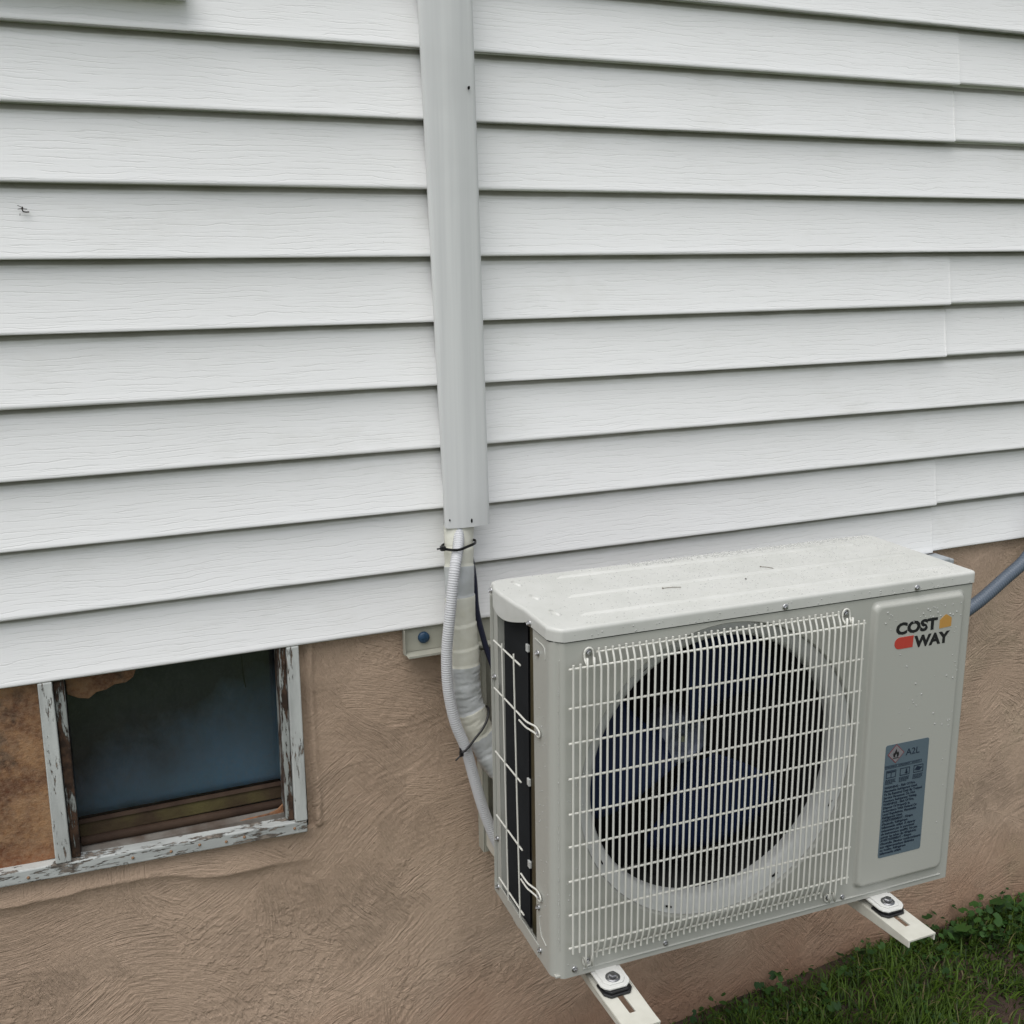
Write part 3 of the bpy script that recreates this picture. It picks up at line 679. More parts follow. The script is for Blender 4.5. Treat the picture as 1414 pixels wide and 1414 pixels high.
# bell mouth and throat of the fan opening
q = MB(); q.lathe([(FR-.0035, .0062), (FR-.010, .0090), (FR-.020, .0135), (FR-.0265, .0180), (.2190, .0240), (.2180, .0300), (.2180, .0380)], (FCX, 0, FCZ), 'y', 128)
q.lathe([(FR-.0005, .0078), (FR+.02, .0082)], (FCX, 0, FCZ), 'y', 128)
q.build('fan_shroud', M_SHROUD, ac)
for a in (248, 298, 335, 126, 208):
    a = R(a); c, s = math.cos(a), math.sin(a); rr0 = FR-.0135
    tx, tz = -s, c
    P0 = Vector((FCX+rr0*c, .0085, FCZ+rr0*s)); T = Vector((tx, 0, tz)); N_ = Vector((c, .0, s))
    sl = MB(); sl.add([P0+T*.006-N_*.001, P0-T*.006-N_*.001, P0-T*.006+N_*.0016-Vector((0, .002, 0)), P0+T*.006+N_*.0016-Vector((0, .002, 0))], [(0, 1, 2, 3)]); sl.build('shroud_slot', M_BLACK, ac)

# left corner piece: chamfer with pressed rib, side return
q = MB(); zt, zb = .012, -H_
prof = [(CX+.0042, 0), (CX+.0040, .00001), (CX+.001, .0006), (CX-.003, .0032), (.0105, .0060), (.0088, .0072), (.0068, .0078), (.0050, .0095), (.0022, .0133), (.0006, .0165), (0, .0205), (0, .030)]
V = []; 
for z, ye in ((zt, .0775), (-.02, .0775), (-.25, .0745), (-.50, .0712), (zb, .0708)):
    V += [(x, y, z) for x, y in prof]+[(0, ye-.001, z), (.0012, ye, z), (.014, ye+.0005, z)]
n = len(prof)+3
q.add(V, [(i*n+j, i*n+j+1, (i+1)*n+j+1, (i+1)*n+j) for i in range(4) for j in range(n-1)], 0, True)
cn = q.build('corner_panel', M_PAINT, ac); es = cn.modifiers.new('e', 'EDGE_SPLIT'); es.split_angle = R(35)
q = MB(); q.tube([(-.0002, .068, -.014), (-.0002, .040, -.0145), (-.0002, .031, -.017), (-.0002, .0285, -.026), (-.0002, .0285, -.033)], .0012, 8); q.build('pressed_bead', M_PAINT, ac)
q = MB(); q.tube([(-.0002, .030, -.505), (-.0002, .050, -.500), (-.0002, .058, -.480), (-.0002, .058, -.470)], .0010, 8); q.build('pressed_bead', M_PAINT, ac)
q = MB(); q.tube([(.048, -.0004, -.5375), (.40, -.0004, -.5375), (.742, -.0004, -.5370)], .0016, 8); q.build('pressed_bead', M_PAINT, ac)
q = MB(); q.tube([(.0115, .0046, -.028), (.0115, .0046, -.4975)], .0014, 8); q.build('pressed_bead', M_PAINT, ac)
# right edge, right side, back
q = MB(); prof = [(W_-.0042, 0), (W_-.002, .0006), (W_-.0006, .002), (W_, .0042), (W_, DP-.02), (W_-.02, DP), (.030, DP)]
V = [(x, y, z) for z in (zt, zb) for x, y in prof]; n = len(prof)
q.add(V, [(j, j+1, n+j+1, n+j) for j in range(n-1)]); q.build('side_panel', M_PAINT, ac)
# rear corner post
q = MB(); q.box((-.0005, .2300, -.540), (.0012, .2645, .010)); q.box((.0014, .2628, -.540), (.030, .2645, .010)); q.box((-.0060, .2480, -.536), (-.0007, .2500, .002)); q.box((.0014, .2302, -.540), (.012, .2316, .010))
post = q.build('rear_post', M_PAINT, ac, bevel=.0006)
# base pan with rim
q = MB(); q.box((.004, .003, -.5455), (W_-.004, DP-.003, -.542)); q.box((-.0012, .062, -.5473), (.0008, .2650, -.5240)); q.box((.0010, .2630, -.5473), (W_-.002, .2650, -.5240))
q.prism([(.150, -.5475), (.190, -.5475), (.186, -.560), (.160, -.560)], .004, .012, 'yz')
q.build('base_pan', M_PAINT, ac, bevel=.0006)
# heat exchanger: outside face along the left, back face behind the fan
q = MB(); n = 46; y0, y1 = .1235, .232; V = []
for i in range(n+1):
    y = y0+(y1-y0)*i/n; x = .0135 if i % 2 else .0105; V += [(x, y, -.538), (x, y, .008)]
q.add(V, [(2*i, 2*i+2, 2*i+3, 2*i+1) for i in range(n)])
n = 150; V = []
for i in range(n+1):
    x = .02+(.56-.02)*i/n; y = .2300 if i % 2 else .2335; V += [(x, y, -.538), (x, y, .008)]
q.add(V, [(2*i, 2*i+2, 2*i+3, 2*i+1) for i in range(n)])
q.build('coil', M_COIL, ac)
q = MB(); q.box((.0125, .0800, -.541), (.0145, .1195, .008)); cpl = q.build('coil_plate', M_OLIVE, ac, bevel=.0005)
for z in (-.05, -.275, -.42):
    q = MB(); q.box((.0085, .1200, z-.006), (.0125, .1290, z+.006)); q.build('coil_clip', M_SHROUD, ac, bevel=.0008)
q = MB(); q.box((.0150, .0860, -.540), (.0160, .2200, .008)); q.box((.562, .010, -.540), (.564, .2600, .008)); q.box((.016, .0865, -.541), (.56, .2290, -.5405)); q.box((.016, .012, .0085), (.56, .2290, .0095))
q.build('inner_partition', M_INNER, ac)
q = MB(); q.lathe([(.2185, .0385), (.2460, .0387)], (FCX, 0, FCZ), 'y', 64); q.build('inner_baffle', M_INNER, ac)

# lid
def lid_outline():
    P_ = [(CX+.002, -.0022)]
    P_ += [(W_-.006, -.0022), (W_-.001, -.0016), (W_+.0018, .001), (W_+.0024, .006), (W_+.0024, DP-.012), (W_-.010, DP+.002), (.030, DP+.002), (.012, DP), (.0, DP-.006), (-.0022, DP-.012),
           (-.0022, .247), (-.0040, .240), (-.0085, .228), (-.0095, .200), (-.0085, .170), (-.0060, .140), (-.0035, .118), (-.0022, .108), (-.0022, .060), (-.0022, CY+.003), (.004, .0090), (.0095, .0030)]
    return P_
O_ = lid_outline()
dens = []
for i, a in enumerate(O_):
    c = O_[(i+1) % len(O_)]; d = math.dist(a, c); k = max(1, int(d/.006)) if (a[0] < .02 and c[0] < .02) else max(1, int(d/.05))
    dens += [(a[0]+(c[0]-a[0])*t/k, a[1]+(c[1]-a[1])*t/k) for t in range(k)]
def skirt_z(x, y):
    if x < .02 and .105 < y < .2475:
        t = (y-.105)/.1425
        return -.0010-.0185*math.sin(math.pi*min(1, t**1.35))**.75
    return 0.0006
cxy = (.38, .13)
def inset(p, d):
    v = Vector((p[0], p[1])); i = dens.index(p); a = Vector(dens[i-1]); c = Vector(dens[(i+1) % len(dens)]); t = (c-a).normalized(); nn = Vector((-t.y, t.x))
    return v+nn*d
rings = []
for d, z in ((.0, None), (0, .0140), (.0003, .0166), (.0013, .0186), (.0030, .0199), (.0048, .0204)):
    rings.append([(*inset(p, d), (skirt_z(*p) if z is None else z)) for p in dens])
n = len(dens); V = [v for r in rings for v in r]; last = (len(rings)-1)*n
q = MB(); q.add(V, [(i*n+j, i*n+(j+1) % n, (i+1)*n+(j+1) % n, (i+1)*n+j) for i in range(len(rings)-1) for j in range(n)]+[tuple(range(last, last+n))], 0, True)
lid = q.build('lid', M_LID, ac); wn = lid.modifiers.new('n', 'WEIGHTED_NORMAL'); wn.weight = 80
q = MB(); q.add([(x, y, .0003+skirt_z(x, y)) for x, y in [tuple(inset(p, .0012)) for p in dens]], [tuple(range(n))]); 
def bead(x0, y0, x1, y1, w=.0055, h=.0020):
    q = MB(); a = Vector((x0, y0, .0204)); c = Vector((x1, y1, .0204)); t = (c-a).normalized(); s = Vector((-t.y, t.x, 0)); V = []
    N = 5
    for e, hh in ((0, 0), (.012, 1), (.988, 1), (1, 0)):
        p = a.lerp(c, e)
        for k in range(N): u = (k/(N-1)-.5)*2; V.append(p+s*(u*w)+Vector((0, 0, -.0002+h*hh*math.cos(u*math.pi/2))))
    q.add(V, [(i*N+j, (i+1)*N+j, (i+1)*N+j+1, i*N+j+1) for i in range(3) for j in range(N-1)], 0, True)
    q.build('pressed_rib', M_LID, lid)
for y, xa, xb, dy in ((.2330, .105, .69, -.016), (.1320, .080, .722, -.006), (.0460, .062, .738, -.007)): bead(xa, y, xb, y+dy, .0046, .0040)
for y in (.2287, .1507, .0704): bead(.030, y+.012, .036, y-.014, .0036, .0026)
q = MB(); q.tube([(-.0006, .075, -.0004), (-.0006, .0190, -.0004), (.0005, .0150, -.0004), (.0090, .0064, -.0004), (.0150, .0010, -.0004), (.0200, -.0005, -.0004), (W_-.004, -.0005, -.0004)], .0008, 6, smooth=False); q.build('lid_gap_shade', M_BLACK, ac)  # black strip standing in for the shadow gap below the lid
for x in (.3863, .6392): screw(ac, x, -.0024, .0060)
screw(ac, -.0026, .083, .0050, 'left'); screw(ac, -.0026, .2517, .0070, 'left')

# service panel
PX0, PX1, PZ0, PZ1 = .5555, .7375, -.5185, -.0125
def rrect(x0, x1, z0, z1, r, k=6):
    out = []
    for cx, cz, a0 in ((x1-r, z1-r, 0), (x0+r, z1-r, 90), (x0+r, z0+r, 180), (x1-r, z0+r, 270)):
        out += [(cx+r*math.cos(R(a0+90*i/k)), cz+r*math.sin(R(a0+90*i/k))) for i in range(k+1)]
    return out
q = MB(); rs = []
for d, y in ((-.004, -.0001), (-.0015, -.0008), (0, -.0030), (.0010, -.0058), (.0035, -.0078), (.0070, -.0082)):
    rs.append([(x, y, z) for x, z in rrect(PX0+d, PX1-d, PZ0+d, PZ1-d, .011)])
n = len(rs[0]); q.add([v for r in rs for v in r], [(i*n+j, i*n+(j+1) % n, (i+1)*n+(j+1) % n, (i+1)*n+j) for i in range(len(rs)-1) for j in range(n)], 0, True)
q.f.append(list(range((len(rs)-1)*n, len(rs)*n))); q.m.append(0); q.sm.append(True)
sp = q.build('service_panel', M_PAINT, ac); wn = sp.modifiers.new('n', 'WEIGHTED_NORMAL'); wn.weight = 80
YF = -.0082
def text_obj(txt, name, size, x, z, m, parent, y=YF-.0002, off=0.0, sx=1.0, ls=1.0, ch=1.0, shear=0):
    cu = bpy.data.curves.new(name, 'FONT'); cu.body = txt; cu.size = size; cu.extrude = .0001; cu.offset = off; cu.space_line = ls; cu.space_character = ch
    cu.resolution_u = 3; cu.shear = shear
    t = bpy.data.objects.new(name, cu); COL.objects.link(t); dg = bpy.context.evaluated_depsgraph_get(); dg.update()
    me = bpy.data.meshes.new_from_object(t.evaluated_get(dg)); bpy.data.objects.remove(t); me.materials.clear(); me.materials.append(m)
    xs = [v.co.x for v in me.vertices]; mn = min(xs); wd = max(xs)-mn
    o = bpy.data.objects.new(name, me); COL.objects.link(o); o.parent = parent; o.location = (x, y, z); o.rotation_euler = (R(90), 0, 0)
    if sx < 0: o.scale = (-sx/wd, 1, 1); o.location.x = x-mn*(-sx/wd)
    return o
text_obj('COST', 'logo_lettering', .0265, .5975, -.0668, M_INK, sp, off=.0013, sx=-.0845)
text_obj('WAY', 'logo_lettering', .0265, .6360, -.0935, M_INK, sp, off=.0013, sx=-.0735)
q = MB(); q.prism([(.6862, -.0680), (.7106, -.0668), (.7106, -.0525), (.7075, -.0498), (.7000, -.0452), (.6972, -.0452), (.6895, -.0505), (.6862, -.0535)], YF-.0001, YF-.0005, 'xz'); q.build('logo_house_mark', M_ORANGE, sp)
q = MB(); pr = [(.6345, -.0725), (.6335, -.0925), (.6060, -.0925)]+[(.6065-.0100*math.sin(R(a)), -.0825-.0100*math.cos(R(a))) for a in range(15, 180, 15)]+[(.6060, -.0725)]
q.prism(pr, YF-.0001, YF-.0005, 'xz'); q.build('logo_pill_mark', M_RED, sp)
# warning sticker
q = MB(); q.prism(rrect(.5950, .6850, -.4690, -.2610, .004, 4), YF-.0001, YF-.0004, 'xz'); q.build('warning_sticker', M_STICKER, sp)
YS = YF-.0006
dc = (.6167, -.2785); dr = .0172
for rr0, m, y in ((dr, M_DULLRED, YS), (dr-.0016, M_PINKISH, YS-.0002)):
    q = MB(); q.prism([(dc[0]+rr0, dc[1]), (dc[0], dc[1]+rr0), (dc[0]-rr0, dc[1]), (dc[0], dc[1]-rr0)], y+.0001, y, 'xz'); q.build('hazard_diamond', m, sp)
fl = [(-.0052, -.004), (-.0062, .000), (-.0045, .0030), (-.0038, .0010), (-.0022, .0050), (.0004, .0098), (.0010, .0050), (.0024, .0022), (.0034, .0048), (.0058, .0010), (.0060, -.0026), (.0040, -.0050), (.0016, -.0054), (.0020, -.002), (.0002, .0010), (-.0018, -.002), (-.0014, -.0054), (-.0036, -.0050)]
q = MB(); q.prism([(dc[0]+a, dc[1]+b_-.0005) for a, b_ in fl], YS-.0003, YS-.0005, 'xz'); q.prism([(dc[0]-.006, dc[1]-.0082), (dc[0]+.006, dc[1]-.0082), (dc[0]+.006, dc[1]-.0070), (dc[0]-.006, dc[1]-.0070)], YS-.0003, YS-.0005, 'xz')
q.build('flame_symbol', M_INK, sp)
text_obj('A2L', 'sticker_lettering', .0165, .6375, -.2850, M_INKBLUE, sp, y=YS-.0002, sx=-.0285)
q = MB()
def bar(x0, x1, z, h=.0011): q.box((x0, YS-.0003, z-h/2), (x1, YS-.0001, z+h/2))
bar(.5965, .6720, -.2985, .0007); bar(.5965, .6720, -.3030, .0007); q.box((.5962, YS-.0003, -.3033), (.5968, YS-.0001, -.2982)); q.box((.6714, YS-.0003, -.3033), (.6720, YS-.0001, -.2982))
for i in range(26):
    x = .5985+i*.0028
    if random.random() < .85: bar(x, x+.0019, -.3007, .0016)
for k in range(3):                                               # pictogram outlines with small print below
    x = .5995+k*.0285
    for xx in (x, x+.0190): q.box((xx, YS-.0003, -.3210), (xx+.0011, YS-.0001, -.3075))
    bar(x, x+.0200, -.3080); bar(x, x+.0200, -.3205)
    if k == 0: q.box((x+.0095, YS-.0003, -.3195), (x+.0108, YS-.0001, -.3095)); bar(x+.002, x+.0090, -.3105, .0022); bar(x+.0115, x+.018, -.3105, .0022)
    if k == 1: q.box((x+.0120, YS-.0003, -.3190), (x+.0150, YS-.0001, -.3100)); bar(x+.0105, x+.0165, -.3170, .002)
    if k == 2: q.prism([(x+.002, -.3160), (x+.007, -.3100), (x+.018, -.3125), (x+.012, -.3180)], YS-.0001, YS-.0004, 'xz')
    for r0 in range(4):
        xx = x-.001
        while xx < x+.019-(r0 == 3)*.006: wd = random.uniform(.0015, .004); bar(xx, min(xx+wd, x+.0205), -.3245-r0*.0023, .0012); xx += wd+.0008
q.build('sticker_pictogram', M_INKBLUE, sp)
LINES = ["WARNING - Risk Of Fire.", "Flammable Refrigerant Used.", "To Be Repaired Only By Trained", "Service Personnel. Do Not", "Puncture Refrigerant Tubing.", "WARNING - Risk Of Fire.", "Dispose Of Properly In", "Accordance With Federal Or", "Local Regulations. Flammable", "Refrigerant Used.",
         "AVERTISSEMENT - Risque", "d'incendie. R\u00e9frig\u00e9rant", "inflammable utilis\u00e9. \u00c0 r\u00e9parer", "uniquement par le personnel", "de maintenance qualifi\u00e9. Ne pas", "percer les tubes de r\u00e9frig\u00e9rant.", "AVERTISSEMENT - Risque", "d'incendie. \u00c9liminer conform\u00e9ment", "aux r\u00e9glementations f\u00e9d\u00e9rales", "ou locales. R\u00e9frig\u00e9rant", "inflammable utilis\u00e9."]
text_obj('\n'.join(LINES), 'sticker_lettering', .00585, .5980, -.3405, M_INKBLUE, sp, y=YS-.0002, off=.00016, ls=1.045, ch=1.02)

# fan
fan = MB()
HC = (FCX, 0, FCZ+.002)
fan.lathe([(.0001, .142), (.014, .142), (.020, .138), (.024, .128), (.030, .120), (.036, .118), (.042, .122), (.046, .132), (.047, .175), (.042, .18)], HC, 'y', 40)
fano = fan.build('fan', M_HUB, ac)
q = MB(); q.lathe([(.0001, .126), (.006, .126), (.0075, .128), (.0075, .142)], HC, 'y', 6, smooth=False); q.build('fan_nut', M_STEEL, fano)
for bi, a0 in enumerate((188, 308, 68)):
    V = []; NR, NA = 10, 14
    for i in range(NR+1):
        t = i/NR; r = .040+.172*t; span = R(58+26*t-14*t**6); ctr = R(a0)+R(-18*t)
        for j in range(NA+1):
            s = j/NA; a = ctr+span*(s-.5)
            y = .092+.060*(1-s)*(.75+.25*t)-.010*math.sin(math.pi*s) + .006*t
            V.append((HC[0]+r*math.cos(a), y, HC[2]+r*math.sin(a)))
    n = NA+1; q = MB(); q.add(V, [(i*n+j, (i+1)*n+j, (i+1)*n+j+1, i*n+j+1) for i in range(NR) for j in range(NA)], 0, True)
    bl = q.build('blade', M_FAN, fano); s_ = bl.modifiers.new('t', 'SOLIDIFY'); s_.thickness = .003
q = MB(); q.lathe([(.0001, .170), (.036, .172), (.040, .178), (.040, .205), (.0001, .21)], HC, 'y', 24); q.box((HC[0]-.02, .19, -.538), (HC[0]-.012, .205, .005)); q.box((HC[0]+.012, .19, -.538), (HC[0]+.02, .205, .005)); q.build('fan_motor', M_INNER, ac)

# front wire grille
gr = MB(); GX0, GX1 = .0235, .5250; NW = 47; YG = -.0180
GZ = [-.0360, -.0958, -.1500, -.2055, -.2620, -.3150, -.3720, -.4286, -.4850]
YH = YG+.0034
def wire(pts, r, parent=None, name='grille_wire', m=M_WIRE, n=6):
    q = MB(); q.tube(pts, r, n); return q.build(name, m, parent)
grille = bpy.data.objects.new('fan_grille', None); COL.objects.link(grille); grille.parent = ac
for z in GZ: wire([(GX0-.0055, YH, z), (GX1+.0055, YH, z)], .0019, grille)
wire([(GX0+.0415, -.0065, -.0185), (GX1-.0400, -.0065, -.0185)], .0017, grille)
wire([(GX0+.0415, -.0065, -.5080), (GX1-.0400, -.0065, -.5080)], .0017, grille)
for i in range(NW):
    x = GX0+(GX1-GX0)*i/(NW-1)
    e = random.uniform(-.0006, .0006)
    if i < 2 or i > NW-3: pts = [(x, YG, -.0285+e), (x, YG, -.4930+e)]
    elif i in (2, 3, NW-4, NW-3): continue
    else:
        pts = catmull([(x, -.0095, -.0115+e), (x, -.0100, -.0180), (x, -.0150, -.0290), (x, YG, -.0400)], 3)+catmull([(x, YG, -.4800), (x, -.0150, -.4930), (x, -.0100, -.5070), (x, -.0095, -.5150+e)], 3)
    wire(pts, .00180, grille)
for i0 in (2, NW-4):                                              # U-shaped mounting loops round the screws
    xa = GX0+(GX1-GX0)*i0/(NW-1); xb = GX0+(GX1-GX0)*(i0+1)/(NW-1); xm = (xa+xb)/2+.0035
    for sgn in (1, -1):
        zc = -.0195 if sgn > 0 else -.5235
        zz = (lambda d: zc-sgn*d)
        loop = [(xa, YG, -.26), (xa, YG, zz(.019)), (xa+.001, -.0135, zz(.0135)), (xm-.0068, -.0045, zz(.0085)), (xm-.0070, -.0030, zz(.0010)), (xm-.0048, -.0030, zz(-.0052)), (xm, -.0030, zz(-.0075)), (xm+.0048, -.0030, zz(-.0052)), (xm+.0070, -.0030, zz(.0010)), (xm+.0068, -.0045, zz(.0085)), (xb+.001, -.0135, zz(.0135)), (xb, YG, zz(.019)), (xb, YG, -.26)]
        wire(catmull(loop, 4), .00165, grille)
        screw(grille, xm, -.0012, zc, s=1.05)

# side wire guard
q = MB(); q.box((-.0020, .2250, -.158), (-.0008, .2290, -.146)); sg = q.build('side_guard', M_PAINT, ac)
for ya, yb, z in ((.2260, .1080, -.0695), (.2270, .1140, -.1520), (.2261, .1100, -.2648), (.2264, .1080, -.3816), (.2180, .1035, -.4950)): wire([(-.0085, ya, z), (-.0085, yb, z)], .0016, sg)
wire([(-.0105, .1826, -.0600), (-.0105, .1760, -.29), (-.0105, .1692, -.5080)], .0015, sg)
wire([(-.0105, .1308, -.0590), (-.0105, .1235, -.29), (-.0105, .1150, -.5060)], .0015, sg)
for z in (-.152, -.4270):
    wire(catmull([(-.0085, .1150, z), (-.0085, .0880, z), (-.0060, .0760, z), (-.0030, .0620, z+.0010), (-.0030, .0480, z-.0005), (-.0030, .0450, z-.0060), (-.0030, .0490, z-.0110), (-.0030, .0620, z-.0105), (-.0060, .0760, z-.0100), (-.0085, .0880, z-.0100), (-.0085, .1150, z-.0100)], 4), .0016, sg)
    screw(sg, -.0008, .0530, z-.0055, 'left')
for y, z in ((.0560, -.0330), (.0600, -.4560), (.0545, -.5290)): screw(ac, -.0005, y, z, 'left')
for y, z in ((.2440, -.140), (.2440, -.437), (.2440, -.530)): screw(ac, -.0012, y, z, 'left')
screw(ac, .0345, 0, -.5345); screw(ac, .1925, 0, -.5310, s=.9); screw(ac, .5330, 0, -.5320, s=.9)

# feet with bolts
for k, xc in enumerate(XA):
    lx = xc-.5853
    q = MB(); q.prism([(lx-.0250, .05), (lx-.0245, -.036), (lx-.0215, -.043), (lx-.0140, -.049), (lx+.0140, -.049), (lx+.0215, -.043), (lx+.0245, -.036), (lx+.0250, .05)], -H_-.0048, -H_-.0012, 'xy')
    q.prism([(lx-.0185, .02), (lx-.0185, -.033), (lx-.011, -.0425), (lx+.011, -.0425), (lx+.0185, -.033), (lx+.0185, .02)], -H_-.0010, -H_+.0010, 'xy')
    ft = q.build('foot', M_FOOT, ac, bevel=.0014); ft.location = (0, (.004 if k == 0 else .006), 0)
    q = MB(); q.lathe([(.0115, 0), (.0115, .0016), (.0080, .0018)], (lx, -.0290, -H_+.0010), 'z', 20); q.lathe([(.0072, .0018), (.0072, .0062), (.0060, .0074), (.0001, .0074)], (lx, -.0290, -H_+.0010), 'z', 6, smooth=False)
    q.build('bolt', M_BOLT, ft)

# rain drops on lid and panels
M_WATER = mat('rain_water', (.50, .505, .48), .06, spec=.7)
_b = M_WATER.node_tree.nodes['Principled BSDF']; _b.inputs['Transmission Weight'].default_value = .15; _b.inputs['IOR'].default_value = 1.33
def drops(spots, name='rain_drops'):
    q = MB(); n = 7
    for p, nrm, r in spots:
        p = Vector(p); nrm = Vector(nrm); a = nrm.cross(Vector((.31, .5, .8))).normalized(); c = nrm.cross(a); V = []
        for (rr0, hh) in ((1, 0), (.78, .38), (.38, .60)):
            for k in range(n): t = 2*math.pi*k/n; V.append(p+a*(r*rr0*math.cos(t))+c*(r*rr0*math.sin(t))+nrm*(r*hh))
        V.append(p+nrm*(r*.66)); F = [(i*n+k, i*n+(k+1) % n, (i+1)*n+(k+1) % n, (i+1)*n+k) for i in (0, 1) for k in range(n)]+[(2*n+k, 2*n+(k+1) % n, 3*n) for k in range(n)]
        q.add(V, F, 0, True)
    return q.build(name, M_WATER, ac, kind='stuff')
sp_ = []; rd = random.Random(9); NY = (0, -1, 0)
for _ in range(60): sp_.append(((rd.uniform(.03, .75), -.0022, rd.uniform(.002, .0125)), NY, rd.choice((.0008, .001, .0014))))
for _ in range(34): sp_.append(((rd.uniform(.575, .73), YF-.0001, -.024-abs(rd.gauss(0, .02))), NY, rd.choice((.001, .0013, .0018))))
for _ in range(22): sp_.append(((rd.uniform(.575, .73), YF-.0001, rd.uniform(-.25, -.1)), NY, rd.choice((.0009, .0012, .0017))))
for _ in range(20): sp_.append(((rd.uniform(.70, .735), YF-.0001, rd.uniform(-.45, -.05)), NY, rd.choice((.0008, .0012))))
for _ in range(50): sp_.append(((rd.uniform(.022, .05), -.0001, rd.uniform(-.53, -.2)), NY, rd.uniform(.0006, .0013)))
for _ in range(60): sp_.append(((-.0001, rd.uniform(.022, .065), rd.uniform(-.50, -.08)), (-1, 0, 0), rd.uniform(.0006, .0013)))
for _ in range(60): sp_.append(((.0115-.0020, .0040, rd.uniform(-.50, -.05)), Vector((-1, -1, 0)).normalized(), rd.uniform(.0005, .0011)))
for _ in range(1900):
    x = rd.random()**.75*.74; y = rd.uniform(.004, .262); sp_.append(((x, y, .0204), (0, 0, 1), rd.choice((.0006, .0008, .001, .0013))))
for _ in range(500): x = rd.uniform(.25, .745); sp_.append(((x, rd.gauss(.252, .006), .0204), (0, 0, 1), rd.uniform(.0012, .0024)))
drops(sp_)

# ================================================================ small debris
M_NEEDLE = mat('dry_needle', (.12, .095, .06), .7); M_BUG = mat('dark_insect', (.02, .012, .008), .5)
def on_lid(x, y): a = -.03095; return Vector((.5853+x*math.cos(a)-y*math.sin(a), -.5427+x*math.sin(a)+y*math.cos(a), ZU+.0214))
def needle(x, y, ang, L, label):
    q = MB(); d = Vector((math.cos(ang), math.sin(ang), 0)); q.tube([Vector((0, 0, 0)), d*L*.5+Vector((0, .0008, .0004)), d*L], .0005, 5); q.lathe([(.0001, .0010), (.0012, .0008), (.0014, -.0004)], (0, 0, 0), 'z', 6)
    o = q.build('pine_needle', M_NEEDLE); o.location = on_lid(x, y); tag(o, label, 'needle', 'dry needles on the lid')
needle(.2369, .1131, -.25, .030, 'dry brown needle lying near the middle of the wet lid'); needle(.4472, .1560, -.9, .022, 'thin dry needle near the back right of the lid')
q = MB(); q.lathe([(.0001, .0012), (.0012, .0008), (.0014, -.0004)], (0, 0, 0), 'z', 7); o = q.build('seed', M_BUG); o.location = on_lid(.385, .105); tag(o, 'tiny dark seed on the wet lid right of the long needle', 'seed')
q = MB(); q.tube([(0, 0, 0), (.0012, 0, -.003), (.005, 0, -.0038), (.0095, 0, -.0035)], .0010, 6); q.tube([(0, 0, 0), (.001, 0, .004)], .0011, 6); q.tube([(-.006, -.0008, .0005), (0, 0, .0015), (.007, -.0008, .0005)], .0006, 5); q.tube([(-.006, -.0005, .006), (.0005, 0, .003)], .0005, 5); q.tube([(-.004, -.0005, -.009), (-.0035, 0, -.006)], .0005, 5)
o = q.build('insect', M_BUG); o.location = (-.0500, .0058, .7600); tag(o, 'small dark insect stuck to the white siding at far left', 'insect')

# ================================================================ GROUND, GRASS
GZ0 = -1.035
def ground_h(x, y): return GZ0+.028*(fbm(x*1.7+20, y*1.7+20, 91)-.5)+.012*(fbm(x*9+20, y*9+20, 92)-.5)-.030*np.clip((1.65-x)/.55, 0, 1)
def soil_nodes(n, l, b, tc):
    v = tc.outputs['Object']
    a = nnoise(n, l, v, 14, 7, .7); c = nmix(n, l, nrange(n, l, a, .35, .7), (.028, .019, .013), (.088, .050, .036))
    sep = n.new('ShaderNodeSeparateXYZ'); l.new(v, sep.inputs[0])
    far = nrange(n, l, sep.outputs[1], -1.6, -2.4); gcol = nmix(n, l, nrange(n, l, nnoise(n, l, v, 9, 6, .7), .4, .6), (.035, .06, .014), (.06, .09, .022))
    c = nmix(n, l, nmath(n, l, 'MULTIPLY', far, .95), c, gcol)
    l.new(c, b.inputs['Base Color']); nbump(n, l, b, a, .8, .02)
M_SOIL = mat('damp_brown_soil', (.08, .05, .03), .8, build=soil_nodes)
def sheet(x0, x1, y0, y1, step):
    nx = int((x1-x0)/step)+1; ny = int((y1-y0)/step)+1; X, Y = np.meshgrid(np.linspace(x0, x1, nx), np.linspace(y0, y1, ny)); Z = ground_h(X, Y)
    e = np.minimum(np.minimum((X-x0), (x1-X)), np.minimum((Y-y0), 99)); Z = np.where(e < .25, GZ0-.01+(Z-GZ0+.01)*np.clip(e/.25, 0, 1), Z)
    V = np.stack([X, Y, Z], -1).reshape(-1, 3); idx = np.arange(nx*ny).reshape(ny, nx)
    return V, np.stack([idx[:-1, :-1], idx[:-1, 1:], idx[1:, 1:], idx[1:, :-1]], -1).reshape(-1, 4)
V1, F1 = sheet(-2, 4.5, -3, .06, .03)
far = np.array([(-250, -250, GZ0-.01), (250, -250, GZ0-.01), (250, -3, GZ0-.01), (-250, -3, GZ0-.01), (-250, 250, GZ0-.01), (-2, -3, GZ0-.01), (-2, 250, GZ0-.01), (4.5, -3, GZ0-.01), (4.5, 250, GZ0-.01), (250, 250, GZ0-.01)])
k = len(V1); g = raw('ground', np.vstack([V1, far]), np.vstack([F1, np.array([(k, k+1, k+2, k+3), (k+3, k+5, k+6, k+4), (k+7, k+2, k+9, k+8)])]), M_SOIL); g['kind'] = 'structure'

